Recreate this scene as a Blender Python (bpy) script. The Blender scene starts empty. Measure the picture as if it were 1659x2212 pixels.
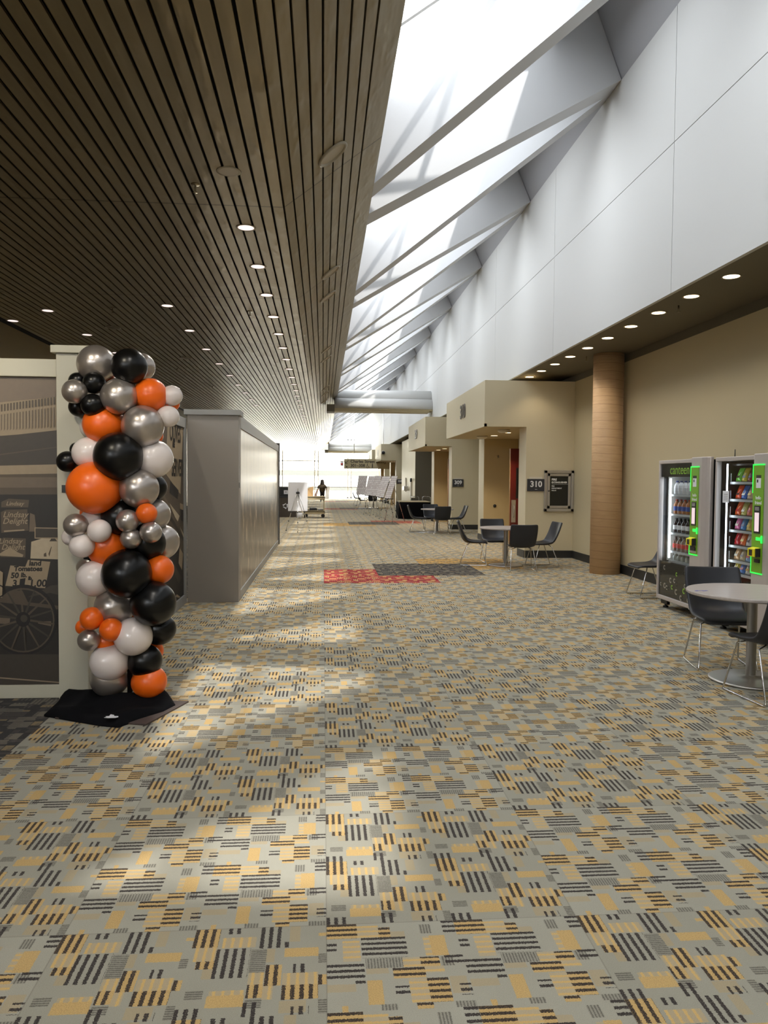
import bpy, bmesh, math, random
import numpy as np
from mathutils import Vector, Matrix
random.seed(4)
S = bpy.context.scene
COL = S.collection
PI = math.pi

# ------------------------------------------------------------------ camera model (pixels of the 1659x2212 photograph)
F, H, ROLL = 1660.0, 1.65, 0.008
def _angles():
    vx, vy = 698-829.5, 1036-1106.0
    c, s = math.cos(-ROLL), math.sin(-ROLL)
    x, y = vx*c-vy*s, vx*s+vy*c
    p = math.atan2(-y, F)
    return p, math.atan2(-x, F/math.cos(p))
PITCH, YAW = _angles()
FW = Vector((math.sin(YAW)*math.cos(PITCH), math.cos(YAW)*math.cos(PITCH), -math.sin(PITCH)))
_r = Vector((math.cos(YAW), -math.sin(YAW), 0)); _u = _r.cross(FW)
RT = _r*math.cos(ROLL)+_u*math.sin(ROLL); DN = _r*math.sin(ROLL)-_u*math.cos(ROLL)
CAM = Vector((0, 0, H))
def ray(x, y): return (x-829.5)/F*RT+(y-1106)/F*DN+FW
def atX(x, y, X): d = ray(x, y); return CAM+d*(X/d.x)
def atY(x, y, Y): d = ray(x, y); return CAM+d*(Y/d.y)
def atZ(x, y, Z=0.0): d = ray(x, y); return CAM+d*((Z-H)/d.z)
cd = bpy.data.cameras.new('camera'); cam = bpy.data.objects.new('camera', cd); COL.objects.link(cam)
up = -DN
cam.matrix_world = Matrix(((RT.x, up.x, -FW.x, 0), (RT.y, up.y, -FW.y, 0), (RT.z, up.z, -FW.z, H), (0, 0, 0, 1)))
cd.sensor_fit = 'VERTICAL'; cd.sensor_height = 36; cd.lens = F/2212*36; cd.clip_end = 500; cd.clip_start = .05
S.camera = cam

# ------------------------------------------------------------------ materials
def lin(c):
    def f(v):
        v /= 255.0
        return v/12.92 if v <= .04045 else ((v+.055)/1.055)**2.4
    return (f(c[0]), f(c[1]), f(c[2]), 1)
def newmat(name):
    m = bpy.data.materials.new(name); m.use_nodes = True
    nt = m.node_tree
    return m, nt, nt.nodes['Principled BSDF']
def mat(name, rgb, rough=.6, metal=0.0, var=0.0, vscale=6.0, bump=0.0, bscale=40.0, coat=0.0, spec=.5, emit=None, estr=0.0, sheen=0.0):
    m, nt, p = newmat(name)
    p.inputs['Base Color'].default_value = lin(rgb); p.inputs['Roughness'].default_value = rough
    p.inputs['Metallic'].default_value = metal; p.inputs['Specular IOR Level'].default_value = spec
    p.inputs['Coat Weight'].default_value = coat; p.inputs['Sheen Weight'].default_value = sheen
    if emit:
        p.inputs['Emission Color'].default_value = lin(emit); p.inputs['Emission Strength'].default_value = estr
    tc = nt.nodes.new('ShaderNodeTexCoord')
    if var:
        n = nt.nodes.new('ShaderNodeTexNoise'); n.inputs['Scale'].default_value = vscale; n.inputs['Detail'].default_value = 4
        nt.links.new(tc.outputs['Object'], n.inputs['Vector'])
        mx = nt.nodes.new('ShaderNodeMix'); mx.data_type = 'RGBA'
        a = lin(rgb); mx.inputs[6].default_value = tuple(v*(1-var) for v in a[:3])+(1,)
        mx.inputs[7].default_value = tuple(min(1, v*(1+var)) for v in a[:3])+(1,)
        nt.links.new(n.outputs['Fac'], mx.inputs[0]); nt.links.new(mx.outputs[2], p.inputs['Base Color'])
    if bump:
        n2 = nt.nodes.new('ShaderNodeTexNoise'); n2.inputs['Scale'].default_value = bscale; n2.inputs['Detail'].default_value = 3
        nt.links.new(tc.outputs['Object'], n2.inputs['Vector'])
        b = nt.nodes.new('ShaderNodeBump'); b.inputs['Strength'].default_value = bump; b.inputs['Distance'].default_value = .01
        nt.links.new(n2.outputs['Fac'], b.inputs['Height']); nt.links.new(b.outputs['Normal'], p.inputs['Normal'])
    return m
class NB:
    """small node-building helper"""
    def __init__(s, nt): s.nt = nt
    def _in(s, sock, v):
        if isinstance(v, bpy.types.NodeSocket): s.nt.links.new(v, sock)
        elif v is not None: sock.default_value = v
    def m(s, op, a, b=None, c=None, clamp=False):
        n = s.nt.nodes.new('ShaderNodeMath'); n.operation = op; n.use_clamp = clamp
        for i, v in enumerate((a, b, c)): s._in(n.inputs[i], v)
        return n.outputs[0]
    def mix(s, f, a, b, blend='MIX'):
        n = s.nt.nodes.new('ShaderNodeMix'); n.data_type = 'RGBA'; n.blend_type = blend
        s._in(n.inputs[0], f); s._in(n.inputs[6], a); s._in(n.inputs[7], b)
        return n.outputs[2]
    def noise(s, vec, scale, detail=2, rough=.5):
        n = s.nt.nodes.new('ShaderNodeTexNoise'); n.inputs['Scale'].default_value = scale
        n.inputs['Detail'].default_value = detail; n.inputs['Roughness'].default_value = rough
        s._in(n.inputs['Vector'], vec); return n.outputs['Fac']
    def obj(s): return s.nt.nodes.new('ShaderNodeTexCoord').outputs['Object']
    def sep(s, v):
        n = s.nt.nodes.new('ShaderNodeSeparateXYZ'); s._in(n.inputs[0], v); return n.outputs
    def com(s, x, y, z=0.0):
        n = s.nt.nodes.new('ShaderNodeCombineXYZ')
        for i, v in enumerate((x, y, z)): s._in(n.inputs[i], v)
        return n.outputs[0]
    def bump(s, h, strength, dist=.01):
        n = s.nt.nodes.new('ShaderNodeBump'); n.inputs['Strength'].default_value = strength; n.inputs['Distance'].default_value = dist
        s._in(n.inputs['Height'], h); return n.outputs[0]

def carpet():
    m, nt, p = newmat('patterned_carpet'); g = NB(nt)
    T = .945
    co = g.obj(); X, Y, Z = g.sep(co)
    wob = g.m('MULTIPLY', g.m('SUBTRACT', g.noise(co, 190, 1), .5), .009)
    tx = g.m('DIVIDE', g.m('SUBTRACT', X, .02), T); ty = g.m('DIVIDE', g.m('SUBTRACT', Y, 12.24), T)
    ix = g.m('FLOOR', tx); iy = g.m('FLOOR', ty)
    par = g.m('FLOORED_MODULO', g.m('ADD', ix, iy), 2.0)
    mu = g.m('FRACT', g.m('MULTIPLY', tx, 2.0)); mv = g.m('SUBTRACT', 1.0, g.m('FRACT', g.m('MULTIPLY', ty, 2.0)))
    w2 = g.m('MULTIPLY', wob, 1.6)
    mu = g.m('ADD', mu, w2); mv = g.m('ADD', mv, w2)
    def lerp(a, b, f): return g.m('ADD', g.m('MULTIPLY', a, g.m('SUBTRACT', 1.0, f)), g.m('MULTIPLY', b, f))
    u = lerp(mv, mu, par); v = lerp(mu, mv, par)
    def box(r):
        u0, u1, v0, v1 = r
        return g.m('MULTIPLY', g.m('COMPARE', u, (u0+u1)/2, (u1-u0)/2), g.m('COMPARE', v, (v0+v1)/2, (v1-v0)/2))
    def union(ms):
        o = ms[0]
        for q in ms[1:]: o = g.m('MAXIMUM', o, q)
        return o
    DG = [(0, .235, .0, .19), (.40, .49, .06, .19), (.68, .82, .45, .56), (.47, .70, .565, .68), (.70, .85, .69, .94), (.60, .71, .94, 1.0)]
    D = [(.26, .60, .19, .44), (0, .075, .22, .36), (.90, 1.0, .0, .16), (0, .27, .50, .67), (.86, 1.0, .44, .56), (.47, .57, .76, .86), (.92, 1.0, .76, .88), (.20, .27, .66, .72)]
    SG = [(.78, .90, .19, .44), (.28, .385, .69, .94), (.10, .14, .94, 1.0)]
    GD = [(.235, .40, .03, .19), (.12, .25, .22, .47), (.73, .78, .2, .44), (.55, .68, .45, .56), (.57, .70, .69, .94), (.70, .84, .56, .63)]
    FH = [(.28, .55, .445, .56), (.83, .92, .45, .56), (.72, .81, .04, .16), (.86, 1.0, .94, 1.0), (.36, .47, .94, 1.0)]
    BE = [(0, .20, .72, .80), (.86, .98, .68, .86), (.28, .44, .56, .62), (.49, .60, .12, .19)]
    dg = union([box(r) for r in DG]); d = g.m('MAXIMUM', dg, union([box(r) for r in D]))
    sg = g.m('MAXIMUM', dg, union([box(r) for r in SG])); gd = union([box(r) for r in GD])
    fh = union([box(r) for r in FH]); be = union([box(r) for r in BE])
    sv = g.m('FRACT', g.m('MULTIPLY', g.m('ADD', v, g.m('MULTIPLY', wob, 1.2)), 16.0))
    stripe = g.m('LESS_THAN', sv, .47); thin = g.m('COMPARE', sv, .72, .17)
    fine = g.m('LESS_THAN', g.m('FRACT', g.m('MULTIPLY', u, 44.0)), .45)
    fibre = g.noise(co, 420, 2, .7); big = g.noise(co, 1.7, 3)
    # accent tiles: three overlapping two-by-two squares, repeated down the hall
    ty16 = g.m('FLOORED_MODULO', iy, 16.0)
    def cells(x0, x1, y0, y1): return g.m('MULTIPLY', g.m('COMPARE', ix, (x0+x1)/2, (x1-x0)/2+.1), g.m('COMPARE', ty16, (y0+y1)/2, (y1-y0)/2+.1))
    far = g.m('GREATER_THAN', iy, 8.0)   # second group: gold, black, red ; first: red, black, gold
    near = g.m('MULTIPLY', g.m('SUBTRACT', 1.0, far), g.m('GREATER_THAN', iy, -1.0))
    far2 = g.m('LESS_THAN', g.m('ABSOLUTE', g.m('SUBTRACT', iy, 19.0)), 8.0)
    low = cells(0, 1, 0, 1); mid = cells(1, 2, 1, 2); hi = cells(2, 3, 2, 3)
    notfar2 = g.m('MULTIPLY', g.m('SUBTRACT', 1.0, far2), g.m('GREATER_THAN', iy, -1.0))
    red = g.m('MAXIMUM', g.m('MULTIPLY', low, notfar2), g.m('MULTIPLY', hi, far2))
    gold = g.m('MAXIMUM', g.m('MULTIPLY', hi, notfar2), g.m('MULTIPLY', low, far2))
    blk = g.m('MULTIPLY', mid, g.m('GREATER_THAN', iy, -1.0))
    red = g.m('MULTIPLY', red, g.m('SUBTRACT', 1.0, blk)); gold = g.m('MULTIPLY', gold, g.m('SUBTRACT', 1.0, blk))
    blk = g.m('MAXIMUM', blk, g.m('LESS_THAN', X, -1.87))
    base = g.mix(par, lin((164, 161, 146)), lin((172, 169, 154)))
    base = g.mix(g.m('MULTIPLY', g.m('SUBTRACT', big, .35), .6, clamp=True), base, lin((132, 126, 108)))
    base = g.mix(red, base, lin((165, 42, 48))); base = g.mix(gold, base, lin((206, 160, 84))); base = g.mix(blk, base, lin((42, 39, 38)))
    goldc = g.mix(blk, lin((212, 176, 110)), lin((128, 120, 104))); goldc = g.mix(gold, goldc, lin((150, 140, 112)))
    darkc = g.mix(blk, lin((48, 40, 38)), lin((88, 82, 74))); darkc = g.mix(red, darkc, lin((96, 30, 34)))
    c = g.mix(g.m('MULTIPLY', be, .5), base, lin((182, 158, 112)))
    c = g.mix(g.m('MULTIPLY', gd, .34), c, goldc)
    c = g.mix(g.m('MULTIPLY', g.m('MULTIPLY', gd, thin), .92), c, goldc)
    thr = g.noise(co, 260, 2, .6)
    goldc = g.mix(g.m('MULTIPLY', g.m('SUBTRACT', thr, .42), 2.2, clamp=True), goldc, g.mix(blk, lin((150, 120, 72)), lin((90, 84, 72))))
    c = g.mix(g.m('MULTIPLY', sg, .9), c, goldc)
    c = g.mix(g.m('MULTIPLY', g.m('MULTIPLY', fh, fine), .55), c, darkc)
    c = g.mix(g.m('MULTIPLY', fh, .22), c, darkc)
    c = g.mix(g.m('MULTIPLY', g.m('MULTIPLY', d, stripe), g.m('ADD', .72, g.m('MULTIPLY', g.m('GREATER_THAN', g.noise(co, 240, 1), .4), .26))), c, darkc)
    # tile joints and pile speckle
    ej = g.m('MAXIMUM', g.m('ABSOLUTE', g.m('SUBTRACT', g.m('FRACT', tx), .5)), g.m('ABSOLUTE', g.m('SUBTRACT', g.m('FRACT', ty), .5)))
    c = g.mix(g.m('MULTIPLY', g.m('GREATER_THAN', ej, .4975), .25), c, lin((70, 62, 54)))
    c = g.mix(g.m('MULTIPLY', g.m('SUBTRACT', fibre, .3), .75, clamp=True), c, (0, 0, 0, 1))
    nt.links.new(c, p.inputs['Base Color'])
    p.inputs['Roughness'].default_value = .95; p.inputs['Specular IOR Level'].default_value = .15; p.inputs['Sheen Weight'].default_value = .1
    nt.links.new(g.bump(fibre, .5, .006), p.inputs['Normal'])
    return m
FX_ = -.374
def slat_mat():
    m, nt, p = newmat('bronze_slat_metal'); g = NB(nt)
    co = g.obj(); X, Y, Z = g.sep(co)
    n = g.noise(g.com(g.m('MULTIPLY', X, 9.75), g.m('MULTIPLY', Y, .35)), 1.0, 2)
    seam = g.m('GREATER_THAN', g.m('ABSOLUTE', g.m('SUBTRACT', g.m('FRACT', g.m('DIVIDE', Y, 3.66)), .5)), .4965)
    row = g.m('FLOOR', g.m('DIVIDE', g.m('SUBTRACT', X, FX_), .1128)); seg = g.m('FLOOR', g.m('DIVIDE', Y, 3.66))
    wn = nt.nodes.new('ShaderNodeTexWhiteNoise'); wn.noise_dimensions = '2D'; nt.links.new(g.com(row, seg), wn.inputs['Vector'])
    c = g.mix(n, lin((134, 122, 94)), lin((160, 146, 115)))
    c = g.mix(g.m('MULTIPLY', wn.outputs['Value'], .16), c, lin((90, 80, 60)))
    c = g.mix(g.m('MULTIPLY', seam, .7), c, lin((60, 52, 40)))
    nt.links.new(c, p.inputs['Base Color'])
    p.inputs['Metallic'].default_value = .65; p.inputs['Roughness'].default_value = .36
    h = g.noise(g.com(g.m('MULTIPLY', X, 5.0), g.m('MULTIPLY', Y, .8)), 1.0, 3)
    dent = g.m('POWER', g.noise(g.com(g.m('MULTIPLY', X, 7.0), g.m('MULTIPLY', Y, 2.2)), 1.0, 2), 5.0)
    nt.links.new(g.bump(g.m('ADD', h, g.m('MULTIPLY', dent, 3.0)), .35, .03), p.inputs['Normal'])
    return m
def column_mat():
    m, nt, p = newmat('tan_cast_stone'); g = NB(nt)
    co = g.obj(); X, Y, Z = g.sep(co)
    zz = g.m('ADD', g.m('ADD', Z, g.m('MULTIPLY', X, .06)), g.m('MULTIPLY', g.noise(co, 3, 2), .03))
    j = g.m('ABSOLUTE', g.m('SUBTRACT', g.m('FRACT', g.m('DIVIDE', zz, .145)), .5))
    line = g.m('GREATER_THAN', j, .475)
    n = g.noise(g.com(g.m('MULTIPLY', X, 2.0), g.m('MULTIPLY', Y, 2.0), g.m('MULTIPLY', Z, 14.0)), 2.0, 5, .65)
    c = g.mix(n, lin((180, 144, 104)), lin((216, 182, 140)))
    c = g.mix(g.m('MULTIPLY', line, .55), c, lin((132, 98, 66)))
    nt.links.new(c, p.inputs['Base Color']); p.inputs['Roughness'].default_value = .6
    nt.links.new(g.bump(g.m('SUBTRACT', n, g.m('MULTIPLY', line, .7)), .3, .01), p.inputs['Normal'])
    return m
def mural_mat():
    m, nt, p = newmat('sepia_photo_print'); g = NB(nt)
    co = g.obj(); X, Y, Z = g.sep(co)
    st = g.noise(g.com(g.m('MULTIPLY', Y, 1.6), g.m('MULTIPLY', Z, .35)), 2.0, 4, .6)
    bl = g.noise(g.com(g.m('MULTIPLY', Y, 2.4), g.m('MULTIPLY', Z, 1.3)), 1.2, 5, .62)
    top = g.mix(st, lin((128, 112, 92)), lin((188, 170, 142)))
    r = nt.nodes.new('ShaderNodeValToRGB'); nt.links.new(bl, r.inputs[0])
    e = r.color_ramp.elements; e[0].position = .34; e[0].color = lin((50, 42, 34)); e[1].position = .68; e[1].color = lin((216, 200, 172))
    k = r.color_ramp.elements.new(.55); k.color = lin((92, 79, 64))
    hz = g.m('ADD', Z, g.m('MULTIPLY', g.m('SUBTRACT', bl, .5), 1.1))
    f = g.m('MULTIPLY', g.m('SUBTRACT', hz, 1.28), 5.0, clamp=True)
    c = g.mix(f, r.outputs[0], top)
    low = g.m('MULTIPLY', g.m('SUBTRACT', .5, Z), 3.0, clamp=True)
    c = g.mix(g.m('MULTIPLY', low, .6), c, lin((132, 116, 96)))
    nt.links.new(c, p.inputs['Base Color']); p.inputs['Roughness'].default_value = .28; p.inputs['Specular IOR Level'].default_value = .55
    return m
def card_mat():
    m, nt, p = newmat('photo_grid_poster'); g = NB(nt)
    b = nt.nodes.new('ShaderNodeTexBrick'); X, Y, Z = g.sep(g.obj())
    nt.links.new(g.com(X, Z), b.inputs['Vector'])
    b.inputs['Scale'].default_value = 1; b.inputs['Brick Width'].default_value = .13; b.inputs['Row Height'].default_value = .085; b.inputs['Mortar Size'].default_value = .006
    b.inputs['Color1'].default_value = lin((244, 240, 236)); b.inputs['Color2'].default_value = lin((222, 212, 208)); b.inputs['Mortar'].default_value = lin((150, 142, 142))
    n = g.noise(g.com(X, Z), 55, 2)
    c = g.mix(g.m('MULTIPLY', g.m('GREATER_THAN', n, .57), .5), b.outputs['Color'], lin((128, 104, 110)))
    nt.links.new(c, p.inputs['Base Color']); p.inputs['Roughness'].default_value = .5
    return m
def laminate_mat():
    m, nt, p = newmat('grey_wood_laminate'); g = NB(nt)
    X, Y, Z = g.sep(g.obj())
    n = g.noise(g.com(g.m('MULTIPLY', X, 3.0), g.m('MULTIPLY', Y, 40.0)), 1.0, 4, .6)
    nt.links.new(g.mix(n, lin((158, 148, 142)), lin((192, 184, 178))), p.inputs['Base Color']); p.inputs['Roughness'].default_value = .35
    return m
def glass_mat(name, tint=(1, 1, 1), refl=.25, rough=.02):
    m = bpy.data.materials.new(name); m.use_nodes = True; nt = m.node_tree; nt.nodes.clear()
    o = nt.nodes.new('ShaderNodeOutputMaterial'); t = nt.nodes.new('ShaderNodeBsdfTransparent'); gl = nt.nodes.new('ShaderNodeBsdfGlossy')
    t.inputs[0].default_value = tuple(tint)+(1,); gl.inputs['Roughness'].default_value = rough
    fw = nt.nodes.new('ShaderNodeLayerWeight'); fw.inputs[0].default_value = .5; g = NB(nt)
    fres = g.m('ADD', refl, g.m('MULTIPLY', g.m('POWER', fw.outputs['Facing'], 5.0), 1-refl))
    mx = nt.nodes.new('ShaderNodeMixShader')
    nt.links.new(fres, mx.inputs[0]); nt.links.new(t.outputs[0], mx.inputs[1]); nt.links.new(gl.outputs[0], mx.inputs[2])
    nt.links.new(mx.outputs[0], o.inputs[0])
    return m
def emat(name, rgb, s):
    return mat(name, rgb, rough=.4, emit=rgb, estr=s)

M = {}
M['carpet'] = carpet(); M['slat'] = slat_mat(); M['column'] = column_mat(); M['mural'] = mural_mat(); M['card'] = card_mat(); M['lam'] = laminate_mat()
M['white'] = mat('white_wall_paint', (206, 206, 204), .6, bump=.04, bscale=90)
M['fin'] = mat('white_gypsum', (193, 194, 196), .6, bump=.03, bscale=60)
M['roofgrey'] = mat('grey_roof_liner', (162, 163, 167), .7)
M['beige'] = mat('beige_wall_paint', (190, 178, 146), .55, bump=.04, bscale=90)
M['cream'] = mat('cream_wall_paint', (208, 196, 164), .5, bump=.04, bscale=90)
M['taupe'] = mat('taupe_soffit_paint', (106, 99, 84), .6)
M['darktaupe'] = mat('dark_taupe', (96, 90, 76), .6)
M['recess'] = mat('tan_recess_paint', (186, 166, 124), .55)
M['void'] = mat('dark_ceiling_void', (7, 7, 7), .9)  # near-black: shade inside the slat gaps is put into the backing colour
M['shadowgap'] = mat('dark_reveal', (52, 50, 48), .9)
M['base'] = mat('black_rubber_base', (40, 40, 38), .5)
M['frame_grey'] = mat('grey_painted_frame', (140, 140, 138), .45, bump=.03)
M['frame_cream'] = mat('cream_painted_frame', (186, 182, 164), .45, bump=.03)
M['pier_grey'] = mat('grey_painted_panel', (140, 134, 128), .5, bump=.04, bscale=120)
M['mullion'] = mat('white_mullion_paint', (225, 225, 222), .5)
M['steel'] = mat('brushed_steel', (196, 193, 188), .38, .9)
M['chrome'] = mat('chrome_wire', (205, 205, 205), .15, 1.0)
M['leather'] = mat('black_leather', (38, 40, 46), .42, bump=.08, bscale=160, spec=.45)
M['black'] = mat('black_plastic', (22, 22, 24), .4)
M['blackcloth'] = mat('black_velvet_cloth', (15, 15, 18), .95, bump=.15, bscale=30, spec=.1)
M['reddoor'] = mat('dark_red_door_paint', (92, 20, 16), .4)
M['wood_edge'] = mat('wood_edge', (150, 110, 70), .5)
M['glass_dark'] = mat('dark_glazing', (28, 30, 28), .08)
M['sign'] = mat('charcoal_sign', (52, 52, 56), .5)
M['signwhite'] = mat('white_lettering', (232, 232, 230), .5)
M['numeral'] = mat('dark_metal_numeral', (104, 98, 92), .4, .3)
M['signcream'] = mat('beige_sign_face', (200, 188, 152), .5)
M['ink'] = mat('dark_ink', (54, 44, 44), .6)
M['redink'] = mat('red_ink', (200, 40, 44), .6)
M['paper'] = mat('white_card', (226, 226, 230), .6)
M['lamp_white'] = emat('lit_diffuser', (255, 236, 232), .85)
M['lamp_warm'] = emat('lit_warm_diffuser', (255, 226, 180), 4.0)
M['lamp_off'] = mat('unlit_lamp_bowl', (176, 166, 148), .4)
M['lamp_trim'] = mat('lamp_trim_ring', (165, 156, 138), .4)
M['brass'] = mat('sprinkler_metal', (150, 140, 120), .3, 1.0)
M['device'] = mat('white_device_plastic', (214, 206, 190), .5)
M['pane'] = glass_mat('clear_glazing', (.95, .95, .95), .04); M['skypane'] = glass_mat('tinted_skylight_glazing', (.2, .2, .2), .03); M['vpane'] = glass_mat('cabinet_glass', (.86, .88, .87), .06, .01)
M['vend_black'] = mat('black_cabinet_enamel', (14, 14, 15), .3)
M['vend_silver'] = mat('silver_enamel', (196, 188, 184), .35, .35)
M['vend_in'] = mat('light_liner', (188, 186, 180), .5)
M['vend_green'] = mat('green_panel', (118, 172, 36), .4)
M['green_led'] = emat('green_led_edge', (40, 255, 80), 1.0)
M['screen'] = emat('payment_screen', (224, 200, 206), .55)
M['led_strip'] = emat('white_led_strip', (235, 245, 255), 7.0)
M['yellow'] = mat('yellow_plastic', (232, 218, 30), .4)
M['canteen'] = mat('green_lettering', (140, 190, 50), .5, emit=(140, 190, 50), estr=.15)
M['tray'] = mat('steel_tray', (190, 196, 198), .35, .5)
M['trash'] = mat('brown_bin_plastic', (70, 60, 50), .5)
M['cart'] = mat('beige_cart_plastic', (176, 160, 124), .5)
M['cardboard'] = mat('tan_cardboard', (196, 160, 112), .7)
M['brownboard'] = mat('brown_board', (120, 88, 70), .6)
M['plate'] = mat('dark_brown_plate', (70, 58, 54), .6)
M['alu'] = mat('aluminium_tube', (214, 212, 208), .3, .9)
M['skin'] = mat('skin', (190, 140, 110), .6); M['hair'] = mat('dark_brown_hair', (46, 34, 26), .6, bump=.2); M['shirt'] = mat('dark_olive_cloth', (84, 70, 52), .9); M['trouser'] = mat('black_trouser_cloth', (36, 32, 30), .9)
M['concrete'] = mat('pale_terrace_concrete', (206, 202, 190), .8); M['facade'] = mat('pale_facade', (224, 220, 208), .8); M['facade_glass'] = mat('facade_glass', (36, 36, 28), .6)
M['b_orange'] = mat('orange_latex', (240, 104, 20), .34, coat=.1); M['b_black'] = mat('black_latex', (10, 10, 11), .3, spec=.35)
M['b_white'] = mat('pearl_white_latex', (226, 216, 212), .24, coat=.3); M['b_silver'] = mat('silver_chrome_latex', (178, 170, 164), .3, .75, coat=.3)
M['blue_ink'] = mat('blue_ink', (40, 60, 170), .5)
for nm, c in dict(s_dark=(40, 35, 29), s_black=(24, 20, 17), s_mid=(86, 74, 60), s_tan=(112, 97, 80), s_light=(160, 142, 116), s_sky=(128, 111, 94), s_roof=(66, 58, 49), s_pale=(190, 174, 148)).items():
    M[nm] = mat('print_'+nm[2:]+'_sepia', tuple(v*.86 for v in c), .5, var=.1, vscale=25)

# ------------------------------------------------------------------ mesh builder
class MB:
    def __init__(s, m='white'): s.v = []; s.f = []; s.fm = []; s.fs = []; s.mats = []; s.cur(m)
    def cur(s, m):
        if m not in s.mats: s.mats.append(m)
        s.mi = s.mats.index(m); return s
    def face(s, idx, smooth=False): s.f.append(tuple(idx)); s.fm.append(s.mi); s.fs.append(smooth)
    def pts(s, ps): b = len(s.v); s.v += [tuple(p) for p in ps]; return b
    def box(s, x0, x1, y0, y1, z0, z1):
        b = s.pts([(x, y, z) for x in (x0, x1) for y in (y0, y1) for z in (z0, z1)])
        for q in ((0, 1, 3, 2), (4, 6, 7, 5), (0, 4, 5, 1), (2, 3, 7, 6), (0, 2, 6, 4), (1, 5, 7, 3)): s.face([b+i for i in q])
        return s
    def quad(s, *ps): b = s.pts(ps); s.face(range(b, b+len(ps))); return s
    def prism(s, poly, off):
        """polygon (3-D points) pushed by the vector off"""
        o = Vector(off); n = len(poly)
        a = s.pts(poly); b = s.pts([tuple(Vector(p)+o) for p in poly])
        s.face([a+i for i in range(n)][::-1]); s.face([b+i for i in range(n)])
        for i in range(n): j = (i+1) % n; s.face((a+i, a+j, b+j, b+i))
        return s
    def rings(s, rings, cap0=True, cap1=True, smooth=True, closed=True):
        n = len(rings[0]); bs = [s.pts(r) for r in rings]
        for a, b in zip(bs, bs[1:]):
            for i in range(n if closed else n-1): j = (i+1) % n; s.face((a+i, a+j, b+j, b+i), smooth)
        if cap0: s.face([bs[0]+i for i in range(n)][::-1])
        if cap1: s.face([bs[-1]+i for i in range(n)])
        return s
    def lathe(s, prof, c=(0, 0, 0), seg=32, sx=1, sy=1, smooth=True, axis='Z'):
        rs = []
        for r, z in prof:
            rr = []
            for k in range(seg):
                a = 2*PI*k/seg; x, y = r*math.cos(a)*sx, r*math.sin(a)*sy
                p = (x, y, z) if axis == 'Z' else ((x, z, y) if axis == 'Y' else (z, x, y))
                rr.append((c[0]+p[0], c[1]+p[1], c[2]+p[2]))
            rs.append(rr if axis != 'Y' else rr[::-1])
        return s.rings(rs, smooth=smooth)
    def tube(s, path, r, seg=8, r1=None):
        P = [Vector(p) for p in path]; rs = []; n = len(P); ref = None
        for i, p in enumerate(P):
            t = (P[min(i+1, n-1)]-P[max(i-1, 0)]).normalized()
            if ref is None: ref = t.orthogonal().normalized()
            ref = (ref-t*ref.dot(t)).normalized(); w = t.cross(ref)
            rad = r if r1 is None else r+(r1-r)*i/(n-1)
            rs.append([tuple(p+(ref*math.cos(2*PI*k/seg)+w*math.sin(2*PI*k/seg))*rad) for k in range(seg)])
        return s.rings(rs)
    def ball(s, c, r, seg=16, rg=10, sc=(1, 1, 1)):
        rs = [[(c[0]+r*sc[0]*math.sin(PI*i/rg)*math.cos(2*PI*k/seg), c[1]+r*sc[1]*math.sin(PI*i/rg)*math.sin(2*PI*k/seg), c[2]-r*sc[2]*math.cos(PI*i/rg)) for k in range(seg)] for i in range(1, rg)]
        n0 = s.pts([(c[0], c[1], c[2]-r*sc[2])]); n1 = s.pts([(c[0], c[1], c[2]+r*sc[2])])
        bs = [s.pts(q) for q in rs]
        for k in range(seg):
            j = (k+1) % seg; s.face((n0, bs[0]+j, bs[0]+k), True); s.face((n1, bs[-1]+k, bs[-1]+j), True)
        for a, b in zip(bs, bs[1:]):
            for k in range(seg): j = (k+1) % seg; s.face((a+k, a+j, b+j, b+k), True)
        return s
    def text(s, body, size, mtx, bold=0.0, ext=.001, shear=0.0, align='CENTER', xs=1.0):
        cu = bpy.data.curves.new('lettering', 'FONT'); cu.body = body; cu.size = size; cu.offset = bold; cu.extrude = ext; cu.shear = shear
        cu.align_x = align; cu.align_y = 'CENTER'; cu.resolution_u = 3
        ob = bpy.data.objects.new('lettering', cu); COL.objects.link(ob)
        dg = bpy.context.evaluated_depsgraph_get()
        me = bpy.data.meshes.new_from_object(ob.evaluated_get(dg))
        SX = Matrix.Diagonal((xs, 1, 1, 1))
        b = s.pts([tuple(mtx @ SX @ v.co) for v in me.vertices])
        for p in me.polygons: s.face([b+i for i in p.vertices])
        bpy.data.objects.remove(ob); bpy.data.curves.remove(cu); bpy.data.meshes.remove(me)
        return s
    def build(s, name, parent=None, bevel=0.0, world=True, mods=None):
        me = bpy.data.meshes.new(name)
        o0 = Vector((0, 0, 0))
        if parent is not None and world:
            q = parent
            while q is not None: o0 = o0+q.location; q = q.parent
        me.from_pydata([tuple(Vector(p)-o0) for p in s.v], [], s.f)
        for k in s.mats: me.materials.append(M[k])
        me.polygons.foreach_set('material_index', s.fm); me.polygons.foreach_set('use_smooth', s.fs); me.update()
        bm = bmesh.new(); bm.from_mesh(me); bmesh.ops.recalc_face_normals(bm, faces=bm.faces); bm.to_mesh(me); bm.free()
        ob = bpy.data.objects.new(name, me); COL.objects.link(ob)
        if parent is not None: ob.parent = parent
        if bevel:
            b = ob.modifiers.new('bevel', 'BEVEL'); b.width = bevel; b.segments = 2; b.limit_method = 'ANGLE'
        return ob
def tag(o, label=None, cat=None, group=None, kind=None):
    if label: o['label'] = label
    if cat: o['category'] = cat
    if group: o['group'] = group
    if kind: o['kind'] = kind
    return o
def thing(name, label, cat, loc=(0, 0, 0), rz=0.0, group=None):
    o = bpy.data.objects.new(name, None); COL.objects.link(o); o.empty_display_size = .1
    o.location = loc; o.rotation_euler = (0, 0, rz)
    return tag(o, label, cat, group)
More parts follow.
